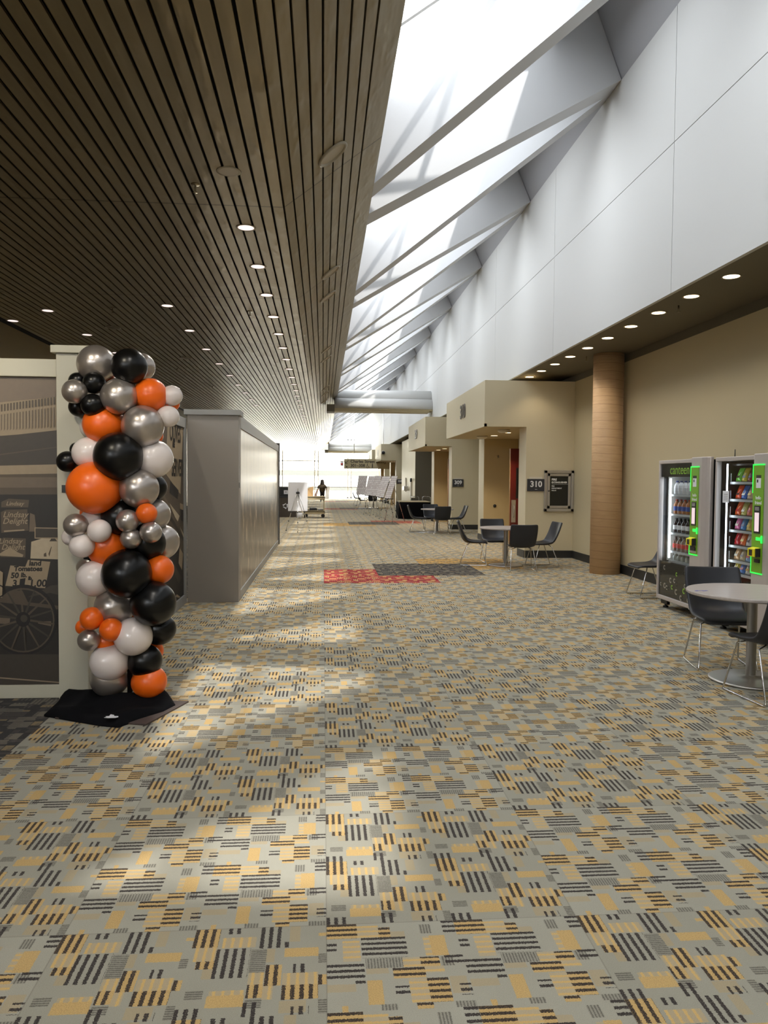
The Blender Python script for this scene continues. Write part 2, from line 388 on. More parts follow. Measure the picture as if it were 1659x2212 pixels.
def struct(o, label=None, cat=None): return tag(o, label, cat, None, 'structure')
def copy_tree(o, loc, rz=None, label=None, group=None, parent=None, scale=None):
    c = o.copy(); COL.objects.link(c)
    if parent is not None: c.parent = parent
    else:
        c.location = loc
        if rz is not None: c.rotation_euler = (0, 0, rz)
        if scale: c.scale = scale
        if label: c['label'] = label
        if group: c['group'] = group
    for ch in list(o.children): copy_tree(ch, None, parent=c)
    return c
def facing(kind, c):
    """matrix for flat lettering: 'front' reads from -Y, 'left' reads from -X, 'side' reads from +X, 'up' reads from above"""
    R = {'front': Matrix(((1, 0, 0), (0, 0, -1), (0, 1, 0))), 'left': Matrix(((0, 0, -1), (-1, 0, 0), (0, 1, 0))),
         'side': Matrix(((0, 0, 1), (1, 0, 0), (0, 1, 0)))}[kind]
    return Matrix.Translation(Vector(c)) @ R.to_4x4()
Y0, Y1 = -8.0, 69.0

# ------------------------------------------------------------------ setting: floor, ceilings, walls
struct(MB('carpet').quad((-8.2, Y0, 0), (5.6, Y0, 0), (5.6, Y1, 0), (-8.2, Y1, 0)).build('floor'), 'patterned grey gold and black carpet tiles across the hall', 'floor')
SZ = 4.18; MOD = .1128; FX = -.374; LX = -5.13; PB = 4.78
ce = MB('slat')
x = FX
while x-MOD > LX:
    a, b = x-MOD+.0085, x-.0085
    ce.box(a, b, Y0, Y1, SZ, SZ+.004); ce.box(a, a+.003, Y0, Y1, SZ, SZ+.014); ce.box(b-.003, b, Y0, Y1, SZ, SZ+.014)
    x -= MOD
cx, cz = math.cos(math.radians(37)), math.sin(math.radians(37))
def chk(t, h=0.0): return (FX+t*cx-h*cz, SZ+t*cz+h*cx)
for k in range(8):
    t0, t1 = MOD*k+.0085, MOD*(k+1)-.0085
    for (ta, tb, ha, hb) in ((t0, t1, 0, .004), (t0, t0+.003, 0, .014), (t1-.003, t1, 0, .014)):
        pts = [chk(ta, ha), chk(tb, ha), chk(tb, hb), chk(ta, hb)]
        ce.prism([(p[0], Y0, p[1]) for p in pts], (0, Y1-Y0, 0))
ta, tb = MOD*8+.01, MOD*10.1
pts = [chk(ta), chk(tb), chk(tb, .02), chk(ta, .02)]
ce.prism([(p[0], Y0, p[1]) for p in pts], (0, Y1-Y0, 0))
EX, EZ = chk(tb)
ce.cur('void').box(LX, FX, Y0, Y1, SZ+.06, SZ+.1)
pts = [chk(-.02, .06), chk(tb, .06), chk(tb, .1), chk(-.05, .1)]
ce.prism([(p[0], Y0, p[1]) for p in pts], (0, Y1-Y0, 0))
struct(ce.build('ceiling'), 'long dark bronze slatted metal ceiling with a sloping cheek', 'ceiling')
# the room beyond the left edge of the slats
struct(MB('recess').box(-8.35, -8.2, Y0, Y1, 0, 6).build('wall_left'))
struct(MB('void').box(-8.2, LX+.02, Y0, Y1, 5.6, 5.7).build('ceiling_left_bay'), None)
b = MB('darktaupe').box(LX-.02, LX+.0, Y0, Y1, SZ+.04, 5.6)
struct(b.build('trim_1'))
# skylight light-well: white wall above the slat edge
GX, GZ = .5, 5.85; AX, AZ = 3.0, 7.65; TX_, TZ = 3.7, 8.25; WX, WZ = 4.17, 7.32; SF = 3.93
struct(MB('fin').box(EX-.08, EX-.01, Y0, Y1, EZ, GZ+.05).build('wall_skylight_left'))
wb = MB('white'); yy = 9.07-PB*4
while yy < Y1:
    ya, yb = max(yy, Y0), min(yy+PB, Y1)
    for za, zb in ((SF, 5.715), (5.725, WZ)): wb.box(WX, WX+.05, ya+.005, yb-.005, za, zb)
    yy += PB
wb.cur('shadowgap').box(WX+.012, WX+.12, Y0, Y1, SF+.01, WZ-.01)
struct(wb.build('wall_right_upper'), 'tall white upper wall of jointed panels on the right', 'wall')
rb = MB('roofgrey').prism([(WX+.05, Y0, WZ-.06), (TX_, Y0, TZ), (AX, Y0, AZ), (AX-.02, Y0, AZ+.14), (TX_+.06, Y0, TZ+.12), (WX+.2, Y0, WZ)], (0, Y1-Y0, 0))
struct(rb.build('ceiling_skylight_slope'), 'grey sloping roof liner between the skylight fins', 'ceiling')
# zigzag fins
TH = {'a': .42, 'b': .42}
nfin = 0
def fin(yl, yr, th):
    """vertical white fin; yl, yr = its position along the hall at the slat edge and at the white wall"""
    def yat(x): return yl+(yr-yl)*(x-EX)/(WX-EX)
    prof = [(EX-.01, EZ), (WX, WZ), (TX_, TZ-.002), (AX, AZ-.02), (EX-.01, GZ-.0)]
    m_ = MB('fin').prism([(x, yat(x)-th/2, z) for x, z in prof], (0, th, 0))
    o = m_.build('skylight_fin'); struct(o); return o
for k in range(-4, 15):
    if 6.5+PB*k > Y0+.4 and 8.70+PB*k < Y1-1:
        fin(8.70+PB*k, 6.52+PB*k, TH['a'])
    if 9.65+PB*k > Y0+.4 and 11.0+PB*k < Y1-1:
        fin(9.65+PB*k, 11.0+PB*k, TH['b'])
w2 = MB('skypane').quad((GX-.1, Y0, GZ), (AX, Y0, AZ), (AX, Y1, AZ), (GX-.1, Y1, GZ)).build('window_2')
struct(w2, 'sloping skylight glazing above the white fins', 'window')
mb = MB('mullion')
sl = Vector((AX-GX, 0, AZ-GZ))
for k in range(int((Y1-Y0)/1.195)+1):
    y = Y0+k*1.195
    mb.prism([(GX, y, GZ+.02), (AX, y, AZ+.02), (AX, y, AZ+.1), (GX, y, GZ+.1)], (0, .06, 0))
for t in (.0, .45, .97):
    p = Vector((GX, Y0, GZ))+sl*t; mb.box(p.x-.03, p.x+.03, Y0, Y1, p.z+.02, p.z+.1)
mb.build('glazing_bar', w2)
# soffit and the alcove behind the columns
sb = MB('taupe').box(WX+.051, 5.5, Y0, Y1, SF, SF+.05); sb.cur('darktaupe').box(5.385, 5.5, Y0, Y1, 3.79, SF)
struct(sb.build('ceiling_soffit_right'), 'dark taupe soffit with a row of round downlights', 'ceiling')
struct(MB('beige').box(5.38, 5.5, Y0, Y1, 0, 3.79).build('wall_right'), 'beige alcove wall behind the vending machines', 'wall')
struct(MB('base').box(5.365, 5.38, Y0, 16.2, 0, .16).build('baseboard_right'))
struct(MB('cream').box(-8.2, 5.5, Y0-.1, Y0, 0, 3.9).build('wall_back'))
struct(MB('fin').box(EX-.1, 4.3, Y0-.1, Y0, 3.9, 8.3).build('wall_back_upper'))

# column
co = MB('column').lathe([(.268, 0), (.268, SF-.002)], (5.09, 13.5, 0), 48)
struct(co.build('column'), 'round tan cast-stone column beside the vending alcove', 'column')

# room entrances
PLACE = {'310': 'nearest entrance, beside the fire cabinet', '309': 'second entrance, beyond the farther set table', '308': 'third entrance, past the poster easels', '307': 'farthest entrance, next to the hanging sign'}
def entrance(y, num, detail=True):
    pl = PLACE[num]
    m_ = MB('cream')
    m_.box(3.42, 5.38, y, y+5.1, 2.87, 3.79)                # canopy box
    m_.box(4.33, 5.38, y, y+.6, 0, 2.87)                    # near return wall
    m_.box(4.42, 5.38, y+4.75, y+5.45, 0, 2.87)             # far return wall
    m_.cur('recess').box(3.47, 5.37, y+.05, y+5.05, 2.81, 2.87)
    m_.cur('cream'); 
    for q in ((3.42, 3.47, y, y+5.1), (3.42, 4.33, y, y+.05), (3.42, 4.42, y+5.05, y+5.1)): m_.box(q[0], q[1], q[2], q[3], 2.81, 2.87)
    m_.cur('recess').box(4.43, 5.37, y+4.735, y+4.75, 0, 2.81)
    o = struct(m_.build('wall_entrance'), 'cream entrance box and return walls, '+pl, 'wall')
    b_ = MB('base').box(4.34, 5.36, y-.014, y, 0, .16).box(4.316, 4.33, y, y+.6, 0, .16).box(4.406, 4.42, y+4.75, y+5.45, 0, .16)
    struct(b_.build('baseboard_entrance'))
    n_ = MB('numeral').text(num, .47, facing('left', (3.412, y+2.55, 3.33)), .006, .012)
    tag(n_.build('room_numeral'), 'dark numerals %s on the cream canopy of the %s' % (num, pl), 'room number')
    s_ = thing('room_sign', 'charcoal wall sign reading %s, %s' % (num, pl), 'sign', (4.55, y, 1.57))
    MB('sign').box(4.36, 4.735, y-.03, y, 1.44, 1.70).build('plate', s_, .004)
    MB('signwhite').text(num, .175, facing('front', (4.55, y-.031, 1.585)), .005).build('numerals', s_)
    MB('signwhite').text('•••', .05, facing('front', (4.55, y-.031, 1.475)), 0).build('braille_dots', s_)
    MB('device').box(4.41, 4.69, y-.012, y, 1.70, 1.745).build('clip_strip', s_)
    for (lx, ly) in ((4.40, y+2.0), (4.36, y+3.25)):
        downlight((lx, ly, 2.81), .1, 'lamp_warm', 'round warm downlight under the canopy, %s' % pl, 'downlights under the room %s canopy' % num, 75 if detail else 40)
    # open red door against the far side of the recess
    d_ = struct(MB('reddoor').box(4.66, 5.37, y+2.68, y+2.73, .01, 2.46).build('door_'+num[-1:]), 'open dark red door, '+pl, 'door')
    MB('wood_edge').box(4.645, 4.66, y+2.68, y+2.73, .01, 2.46).build('wood_edge', d_)
    MB('black').box(4.80, 4.98, y+2.672, y+2.68, 1.22, 1.98).build('window_frame', d_)
    MB('glass_dark').box(4.83, 4.95, y+2.668, y+2.672, 1.26, 1.94).build('glazing', d_)
    h_ = MB('steel').box(4.69, 4.80, y+2.674, y+2.68, .62, 1.18).build('push_plate', d_)
    MB('steel').tube([(4.745, y+2.675, .75), (4.745, y+2.62, .77), (4.745, y+2.62, 1.02), (4.745, y+2.675, 1.04)], .011).build('pull_handle', h_)

CP = 80
def spot(name, loc, power, size=1.9, col=(1, .82, .58), blend=.6, r=.06):
    l = bpy.data.lights.new(name, 'SPOT'); l.energy = power; l.spot_size = size; l.spot_blend = blend; l.color = col; l.shadow_soft_size = r
    o = bpy.data.objects.new(name, l); COL.objects.link(o); o.location = loc; return o
def downlight(c, r, lens, label, group, power=0, off=False):
    t = thing('downlight', label, 'ceiling light', c, 0, group)
    MB('lamp_trim').lathe([(r*.86, -.002), (r*1.08, -.006), (r*1.1, 0), (r*.86, .004)], c, 24).build('trim_ring', t)
    MB(lens).lathe([(.001, -.0045), (r*.86, -.0035), (r*.86, .0), (.001, .0)], c, 24, smooth=False).build('diffuser', t)
    if power: spot('downlight_lamp', (c[0], c[1], c[2]-.03), power, size=2.9 if lens == 'lamp_white' else 1.9, blend=1.0 if lens == 'lamp_white' else .6, col=(1, .95, .87) if lens == 'lamp_white' else (1, .82, .58))
    return t
for y, num in ((16.2, '310'), (25.75, '309'), (45.6, '308'), (54.2, '307')): entrance(y, num, y < 30)
# wall block with the drinking-water station between 309 and 308
wbk = MB('cream').box(4.40, 5.38, 36.7, 43.0, 0, 3.79); wbk.cur('darktaupe').box(4.41, 5.37, 36.685, 36.7, 0, 3.79)  # end face in a darker taupe than the cream sides
struct(wbk.build('wall_block_right'), 'cream wall block with dark end beyond room 309', 'wall')

# white duct beams crossing under the skylight
def duct(y, xl, z0):
    m_ = MB('white'); rs = []
    for x in (xl, WX+.02):
        r = []
        for k in range(9): a = PI*k/8; r.append((x, y+.45-.45*math.cos(a)*1.0, z0+.24+.32*math.sin(a)*1.0))
        rs.append([(x, y, z0+.12)]+r+[(x, y+.84, z0+.12)])
    m_.rings(rs, smooth=True)
    m_.rings([[(q[0], q[1]+.25, q[2]+.33) for q in r] for r in rs], smooth=True)
    m_.cur('beige').box(xl, WX, y+.05, y+.8, z0+.06, z0+.12); m_.box(xl, WX-.12, y+.1, y+.75, z0, z0+.06)
    m_.cur('taupe').box(xl-.3, xl, y-.02, y+.8, z0-.02, z0+.25)
    return struct(m_.build('trim_duct'), 'white rounded duct beam spanning below the skylight', 'beam')
duct(29.3, .42, 4.25); duct(66.5, .42, 3.97)

# far window wall and what lies outside
wf = struct(MB('pane').quad((-8.2, 68.9, 0), (5.5, 68.9, 0), (5.5, 68.9, 7.5), (-8.2, 68.9, 7.5)).build('window_1'), 'bright glazed wall at the far end of the hall', 'window')
for X_ in (-7.0, -4.1, -3.6, -.75, -.45, 2.2, 2.5, 5.0): MB('mullion').box(X_-.05, X_+.05, 68.86, 68.96, 0, 7.5).build('mullion', wf)
for z in (.05, 3.3, 5.2): MB('mullion').box(-8.2, 5.5, 68.86, 68.96, z-.04, z+.04).build('transom', wf)
MB('steel').box(-8.2, 3.6, 68.5, 68.56, .95, 1.01).build('guard_rail', wf)
struct(MB('concrete').box(-60, 60, 69.1, 150, -.3, -.05).build('ground'), 'pale terrace outside the far window', 'ground')
bl = thing('building', 'pale building with window bands outside the far glazing', 'building', (0, 100, 0))
MB('facade').box(-45, 45, 100, 104, -.1, 26).build('wall', bl)
for z, zh in ((.25, .5), (2.15, .7), (5.4, .9), (9.0, 1.6)):
    MB('facade_glass').box(-44, 44, 99.93, 100, z, z+zh).build('window_band', bl)

# ------------------------------------------------------------------ ceiling fittings
G1 = 'downlights along the slatted ceiling'
for k in range(22):
    y = 6.52+1.42*k
    off = (k == 0)
    downlight((-.787, y, SZ), .093, 'lamp_off' if off else 'lamp_white', 'unlit round downlight nearest the camera in the slatted ceiling' if off else 'round lit downlight in the long row beside the sloping ceiling cheek', None if off else 'downlights in the row beside the ceiling cheek', 0 if off else CP)
for k in range(9): downlight((-2.29, 11.6+1.89*k, SZ), .093, 'lamp_white', 'round lit downlight in the middle row of the slatted ceiling', 'downlights in the middle ceiling row', CP)
for k in range(3): downlight((-4.18, 12.15+1.95*k, SZ), .093, 'lamp_white', 'round lit downlight in the far left row above the mural panel', 'downlights in the far left ceiling row', CP)
downlight((-5.02, 13.0, SZ), .093, 'lamp_white', 'round lit downlight at the far left edge of the slats', None)
for X_, Y_ in ((-.787, 3.7), (-.787, 2.3), (-.787, .9), (-.787, -.6)):
    spot('downlight_lamp', (X_, Y_, SZ-.03), CP, 2.9, (1, .95, .87), 1.0)
for X_ in (-3.3, -2.3):      # wall-wash spots above the camera, aimed at the mural partition
    o = spot('mural_spot', (X_, 3.0, SZ-.1), 130, .9, (1, .9, .70)); o.rotation_euler = Vector((-.1, 2.9, -1.7)).to_track_quat('-Z', 'Y').to_euler()
def speaker(px, py, label, r=.13):
    c = atZ(px, py, SZ)
    t = thing('ceiling_speaker', label, 'ceiling speaker', c)
    MB('lamp_trim').lathe([(r*.85, -.004), (r, -.012), (r*1.02, 0), (r*.85, 0)], tuple(c), 24).build('rim', t)
    MB('taupe').lathe([(.001, -.008), (r*.85, -.006), (r*.85, 0), (.001, 0)], tuple(c), 24, smooth=False).build('grille', t)
speaker(245, 707, 'flush dark round ceiling speaker left of the balloon column top')
speaker(402, 773, 'flush dark round ceiling speaker just right of the balloon column top')
for i, (px, py, lb) in enumerate(((422, 398, 'sprinkler head hanging nearest the camera from the dark slats'), (243, 665, 'sprinkler head over the left mural beside the flush speaker'), (540, 672, 'sprinkler head between two rows of ceiling downlights'), (383, 795, 'sprinkler head just right of the top of the balloon column'), (459, 833, 'sprinkler head above the grey pier'))):
    c = atZ(px, py, SZ)
    t = thing('sprinkler', lb, 'sprinkler', c, 0)
    MB('brass').lathe([(.001, -.012), (.035, -.008), (.04, 0), (.02, .0), (.02, .07), (.001, .07)], tuple(c), 16).build('escutcheon', t)
    MB('brass').tube([(c.x, c.y, c.z), (c.x, c.y, c.z-.07)], .008).lathe([(.001, -.075), (.02, -.073), (.02, -.068), (.001, -.066)], tuple(c), 12).build('head', t)
# fittings on the sloping cheek
def cheek_pt(px, py):
    d = ray(px, py); n = Vector((cz, 0, -cx)); t = (Vector((FX, 0, SZ))-CAM).dot(n)/d.dot(n)
    return CAM+d*t
e1, e2, en = Vector((cx, 0, cz)), Vector((0, 1, 0)), Vector((cz, 0, -cx))
for k, (px, py) in enumerate(((718, 332), (714, 588), (708, 640), (706, 754), (704, 775), (703, 838), (702, 850), (701, 866))):
    c = cheek_pt(px, py)
    lb = 'unlit round downlight on the sloping ceiling cheek nearest the camera' if k == 0 else 'unlit round downlight further along the sloping ceiling cheek'
    th = thing('cheek_downlight', lb, 'ceiling light', c, 0, None if k == 0 else 'downlights along the ceiling cheek')
    def ring_(r, h, seg=32): return [tuple(c+e1*(r*math.cos(2*PI*q/seg))+e2*(r*math.sin(2*PI*q/seg))+en*h) for q in range(seg)]
    MB('lamp_trim').rings([ring_(.155, 0), ring_(.155, .014), ring_(.135, .02), ring_(.128, .004)], False, False).build('trim_ring', th)
    MB('lamp_off').rings([ring_(.128, .004), ring_(.11, .0015), ring_(.01, .001)], False, True).build('lamp_bowl', th)
# soffit downlights above the vending alcove
for k in range(13):
    y = 8.27+.927*(k-3)
    downlight((4.49, y, SF), .102, 'lamp_warm', 'round warm downlight in the taupe soffit above the vending alcove', 'downlights in the soffit above the vending alcove', 14)
for k in range(5): downlight((4.49, 33.4+.93*k, SF), .102, 'lamp_warm', 'round warm downlight in the soffit beyond room 309', 'downlights in the soffit beyond room 309', 0)
for (px, py, lb) in ((1466, 660, 'small sprinkler beside the soffit downlights above the machines'), (1267, 770, 'small sprinkler beside the soffit near the stone column')):
    c = atZ(px, py, SF); t = thing('sprinkler', lb, 'sprinkler', c)
    MB('brass').tube([(c.x, c.y, c.z), (c.x, c.y, c.z-.08)], .01).lathe([(.001, -.085), (.025, -.083), (.025, -.078), (.001, -.076)], tuple(c), 12).build('head', t)
# devices under and in the entrances
for (px, py, lb) in ((1088, 928, 'round white wireless access device under the room 310 canopy, near the door'), (1041.5, 942, 'round white device under the room 310 canopy at its outer corner')):
    c = atZ(px, py, 2.81); t = thing('ceiling_device', lb, 'ceiling device', c)
    MB('device').lathe([(.001, -.075), (.09, -.07), (.13, -.045), (.14, 0), (.001, 0)], tuple(c), 24).build('housing', t)
    MB('lamp_trim').lathe([(.001, -.079), (.035, -.078), (.035, -.074), (.001, -.074)], tuple(c), 12).build('cover', t)
c = atY(1076, 985, 20.92); t = thing('wall_sprinkler', 'small sidewall sprinkler on the tan recess wall of room 310', 'sprinkler', (c.x, 20.935, c.z))
MB('brass').lathe([(.001, -.06), (.018, -.05), (.018, 0)], (c.x, 20.935, c.z), 12, axis='Y').box(c.x-.02, c.x+.02, 20.86, 20.885, c.z-.05, c.z-.02).build('head', t)
c = atY(1069, 1092.7, 20.92); tag(MB('black').lathe([(.001, -.03), (.04, -.028), (.045, 0)], (c.x, 20.935, c.z), 16, axis='Y').build('door_stop'), 'round black door stop low on the tan recess wall', 'door stop')
c = atY(828, 978, 45.58); t = thing('security_camera', 'dark dome camera on the beige face of the room 308 canopy', 'camera', (c.x, 45.6, c.z))
MB('device').lathe([(.12, -.04), (.14, 0)], (c.x, 45.6, c.z), 16, axis='Y').build('mount', t); MB('black').ball((c.x, 45.55, c.z), .1).build('dome', t)

# fire extinguisher cabinet beside the 310 sign
A_ = atY(1175.5, 1016, 16.2); B_ = atY(1247, 1105, 16.2); x0, x1, z1, z0 = A_.x, min(B_.x, 5.375), A_.z, B_.z
fc = thing('extinguisher_cabinet', 'steel framed fire extinguisher cabinet with black glass door right of the 310 sign', 'fire cabinet', ((x0+x1)/2, 16.2, z0))
f_ = MB('steel'); w = .06
for q in ((x0, x1, z1-w, z1), (x0, x1, z0, z0+w), (x0, x0+w, z0, z1), (x1-w, x1, z0, z1)): f_.box(q[0], q[1], 16.15, 16.2, q[2], q[3])
f_.build('outer_frame', fc, .004)
f2 = MB('steel'); i0, i1, k0, k1 = x0+w+.008, x1-w-.008, z0+w+.008, z1-w-.008; w = .055
for q in ((i0, i1, k1-w, k1), (i0, i1, k0, k0+w), (i0, i0+w, k0, k1), (i1-w, i1, k0, k1)): f2.box(q[0], q[1], 16.158, 16.19, q[2], q[3])
dr = f2.build('door', fc, .003)
MB('glass_dark').box(i0+w-.005, i1-w+.005, 16.172, 16.18, k0+w-.005, k1-w+.005).build('door_glass', dr)
MB('black').lathe([(.001, -.02), (.016, -.018), (.016, 0)], (i0+.028, 16.158, (k0+k1)/2), 12, axis='Y').build('latch', dr)
lx = i0+w+.035; tl = MB('signwhite')
for body, sz, zz, bo in (('FIRE', .062, k1-w-.075, .0022), ('EXTINGUISHER', .05, k1-w-.135, .0018), ('FIRE', .036, k1-w-.215, .001), ('DEPARTMENT', .036, k1-w-.262, .001), ('VALVE', .036, k1-w-.309, .001)):
    tl.text(body, sz, facing('front', (lx, 16.171, zz)), bo, .0005, align='LEFT')
tl.box(lx, lx+.37, 16.1705, 16.1718, k1-w-.175, k1-w-.171); tl.build('lettering', dr)
ex = MB('reddoor').lathe([(.001, .0), (.06, .01), (.06, .26), (.03, .31), (.02, .34), (.001, .345)], ((x0+x1)/2-.08, 16.24, k0+w), 20); ex.build('extinguisher_bottle', fc)

# ------------------------------------------------------------------ left display partitions
def rail_frame(m_, pts): pass
pf = thing('display_partition', 'cream framed display partition with large market wagon mural at far left', 'display wall', (-3.0, 5.9, 0))
fr = MB('frame_cream')
fr.box(-4.6, -1.955, 5.87, 6.03, 2.39, 2.52); fr.box(-4.6, -1.955, 5.87, 6.03, 0, .1); fr.box(-4.6, -4.5, 5.87, 6.03, .1, 2.39)
fr.build('frame', pf, .004)
po = MB('frame_cream').box(-1.955, -1.74, 5.84, 6.05, 0, 2.56); po.build('corner_post', pf, .004)
cp = MB('frame_cream').box(-1.985, -1.71, 5.81, 6.08, 2.56, 2.615); cp.build('post_cap', pf, .004)
c0 = atY(131, 1056.5, 5.84); sp = MB('black').box(c0.x+.01, c0.x+.20, 5.832, 5.84, c0.z-.025, c0.z+.03); sp.cur('signwhite').text('A', .022, facing('front', (c0.x+.06, 5.8315, c0.z+.012))).box(c0.x+.05, c0.x+.10, 5.8312, 5.832, c0.z-.012, c0.z-.008); sp.build('name_plate', pf)
# the mural on it: a market stall and wagon in sepia, drawn as thin printed shapes
MY = 5.9
mu_ = MB('s_sky'); lay = [0]
def mp(x, y): p = atY(x, y, MY); return (p.x, p.z)
def poly(m_, mtl, pix, raw=False):
    lay[0] += 1; yv = MY-.0002*lay[0]
    m_.cur(mtl); pp = pix if raw else [mp(*q) for q in pix]
    m_.quad(*[(p[0], yv, p[1]) for p in pp]); return yv
mu_.quad((-4.5, MY, .1), (-1.955, MY, .1), (-1.955, MY, 2.39), (-4.5, MY, 2.39))
poly(mu_, 's_light', [(-30, 872), (128, 857), (128, 931), (-30, 950)])     # long building facade
for k in range(-3, 17):
    xx = 22+k*6.7; yt = 871-(xx-22)*.137
    poly(mu_, 's_mid', [(xx, yt), (xx+3.8, yt-.6), (xx+3.8, yt+15), (xx, yt+15.6)])
    poly(mu_, 's_tan', [(xx, yt+22), (xx+3.0, yt+21.4), (xx+2.6, 926-(xx-22)*.06), (xx, 930-(xx-22)*.06)])
poly(mu_, 's_roof', [(-700, 960), (0, 941), (38, 939), (128, 929), (131, 1003), (0, 1006), (-700, 1010)])
poly(mu_, 's_light', [(-30, 935), (36, 936), (38, 939), (-30, 944)])
poly(mu_, 's_mid', [(-700, 1000), (0, 981), (131, 964), (131, 966), (0, 983.5), (-700, 1003)])
poly(mu_, 's_light', [(-700, 1008), (0, 1006), (130, 1003), (130, 1023), (0, 1025), (-700, 1030)])
poly(mu_, 's_mid', [(-700, 1030), (0, 1025), (130, 1023), (130, 1068), (-700, 1070)])
poly(mu_, 's_tan', [(-700, 1036), (0, 1031), (130, 1031), (130, 1053), (-700, 1056)])
poly(mu_, 's_dark', [(-700, 1070), (130, 1068), (131, 1478), (-700, 1478)])
for pts_ in ([(4, 1084), (20, 1077), (64, 1080), (62, 1096), (4, 1096)], [(3, 1106), (14, 1101), (60, 1100), (63, 1146), (4, 1151)], [(1, 1168), (8, 1161), (57, 1163), (56, 1204), (2, 1203)], [(-90, 1110), (-14, 1104), (-12, 1200), (-90, 1205)]): poly(mu_, 's_mid', pts_)
poly(mu_, 's_tan', [(66, 1108), (76, 1112), (80, 1148), (64, 1148)])
for (x_, y_, tx, sz) in ((33, 1088, 'Lindsay', 12), (34, 1112, 'Lindsay', 17), (33, 1126, 'Delight', 17), (23, 1169, 'Lindsay', 16), (29, 1182, 'Delight', 16)):
    p = mp(x_, y_); lay[0] += 1; mu_.cur('s_light').text(tx, sz*.00355, facing('front', (p[0], MY-.0002*lay[0], p[1])), .0006, .00005, .3)
poly(mu_, 's_light', [(0, 1196), (14, 1187), (24, 1183), (38, 1192), (52, 1198), (50, 1203), (0, 1200)])
poly(mu_, 's_light', [(10, 1146), (54, 1143), (54, 1146), (10, 1149)])
poly(mu_, 's_light', [(76, 1139), (130, 1140), (130, 1165), (76, 1163)]); poly(mu_, 's_roof', [(78, 1141), (130, 1142), (130, 1161), (78, 1161)])
poly(mu_, 's_pale', [(69, 1170), (92, 1163), (130, 1165), (129, 1208), (100, 1207), (67, 1206)])
poly(mu_, 's_roof', [(108, 1169), (112, 1163), (120, 1163), (125, 1169)]); poly(mu_, 's_mid', [(96, 1196), (101, 1193), (102, 1202), (96, 1202)])
poly(mu_, 's_mid', [(106, 1196), (112, 1180), (113, 1181), (108, 1202)])
poly(mu_, 's_light', [(24, 1221), (56, 1224), (62, 1209), (110, 1213), (99, 1270), (60, 1268), (13, 1265)])
def hand(x_, y_, tx, sz, bo=.0022):
    p = mp(x_, y_); lay[0] += 1; mu_.cur('s_black').text(tx, sz*.00355, facing('front', (p[0], MY-.0002*lay[0], p[1])), bo, .00005, .12)
hand(77, 1216.5, 'land', 15); hand(62, 1228.5, 'Tomatoes', 14); hand(33, 1243, '50', 16); hand(53, 1242, 'lb.', 13); hand(66, 1249, 'lb', 10); hand(33, 1260, '3', 19); hand(83, 1260, '1.00', 21)
poly(mu_, 's_black', [(45, 1250), (57, 1248), (54, 1268), (43, 1267)])
lay[0] += 1
def ring(cx_, cy_, ro, ri, mtl, n=40):
    lay[0] += 1; yv = MY-.0002*lay[0]; mu_.cur(mtl)
    for k in range(n):
        a, b_ = 2*PI*k/n, 2*PI*(k+1)/n
        q = [mp(cx_+r*.97*math.cos(t), cy_+r*math.sin(t)) for r, t in ((ro, a), (ro, b_), (ri, b_), (ri, a))]
        mu_.quad(*[(p[0], yv, p[1]) for p in q])
poly(mu_, 's_mid', [(20, 1275), (50, 1275), (62, 1300), (130, 1308), (130, 1316), (0, 1300)])
poly(mu_, 's_tan', [(0, 1333), (24, 1335), (22, 1348), (0, 1346)]); poly(mu_, 's_tan', [(84, 1342), (112, 1341), (112, 1352), (84, 1346)]); poly(mu_, 's_roof', [(60, 1290), (110, 1280), (130, 1285), (130, 1262), (112, 1264)])
ring(52, 1338, 76, 69, 's_black'); ring(52, 1339, 69.5, 66, 's_mid')
for k in range(14):
    a = 2*PI*k/14+.15; ca, sa = math.cos(a), math.sin(a)
    q = [(52+12*ca-2.4*sa, 1337+12*sa+2.4*ca), (52+68*ca-1.6*sa, 1337+68*sa+1.6*ca), (52+68*ca+1.6*sa, 1337+68*sa-1.6*ca), (52+12*ca+2.4*sa, 1337+12*sa-2.4*ca)]
    poly(mu_, 's_roof' if k % 2 else 's_mid', q)
ring(52, 1337, 16, 0, 's_black', 20); ring(54, 1335, 8, 0, 's_roof', 20)
ring(-110, 1338, 76, 69, 's_black'); ring(-110, 1339, 69.5, 66, 's_mid')
poly(mu_, 's_roof', [(-700, 1412), (131, 1412), (131, 1478), (-700, 1478)])
poly(mu_, 's_light', [(0, 1461), (131, 1471.5), (131, 1474), (0, 1464)])
poly(mu_, 's_light', [(-30, 1233), (2, 1232), (9, 1236), (7, 1290), (-30, 1290)])
lay[0] += 1; ring(0, 1276, 14, 11, 's_black', 20)
tag(mu_.build('mural_print', pf), 'sepia market stall photograph with wagon wheel and tomato price card')
# side partition with the olives mural
ps = thing('display_partition', 'grey framed display partition with olives sign mural behind the balloon column', 'display wall', (-1.8, 8.2, 0))
XS = -1.80
f_ = MB('frame_grey').box(XS-.12, XS, 6.06, 10.34, 2.31, 2.44).box(XS-.12, XS, 6.06, 10.34, 0, .12).box(XS-.12, XS, 6.06, 6.42, .12, 2.31).box(XS-.12, XS, 10.22, 10.34, .12, 2.31)
f_.build('frame', ps, .004)
om = MB('s_dark'); XM = XS-.02; om.quad((XM, 6.42, .12), (XM, 10.22, .12), (XM, 10.22, 2.31), (XM, 6.42, 2.31)); L2 = [0]
def op(px, py):
    p = atX(px, py, XM); return (min(max(p.y, 6.43), 10.21), min(max(p.z, .13), 2.3))
def opoly(mtl, pix):
    L2[0] += 1; om.cur(mtl); om.quad(*[(XM+.0002*L2[0],)+op(*q) for q in pix])
z3 = lambda cx_, cy_: (330+cx_/5.03, 880+cy_/5.03)
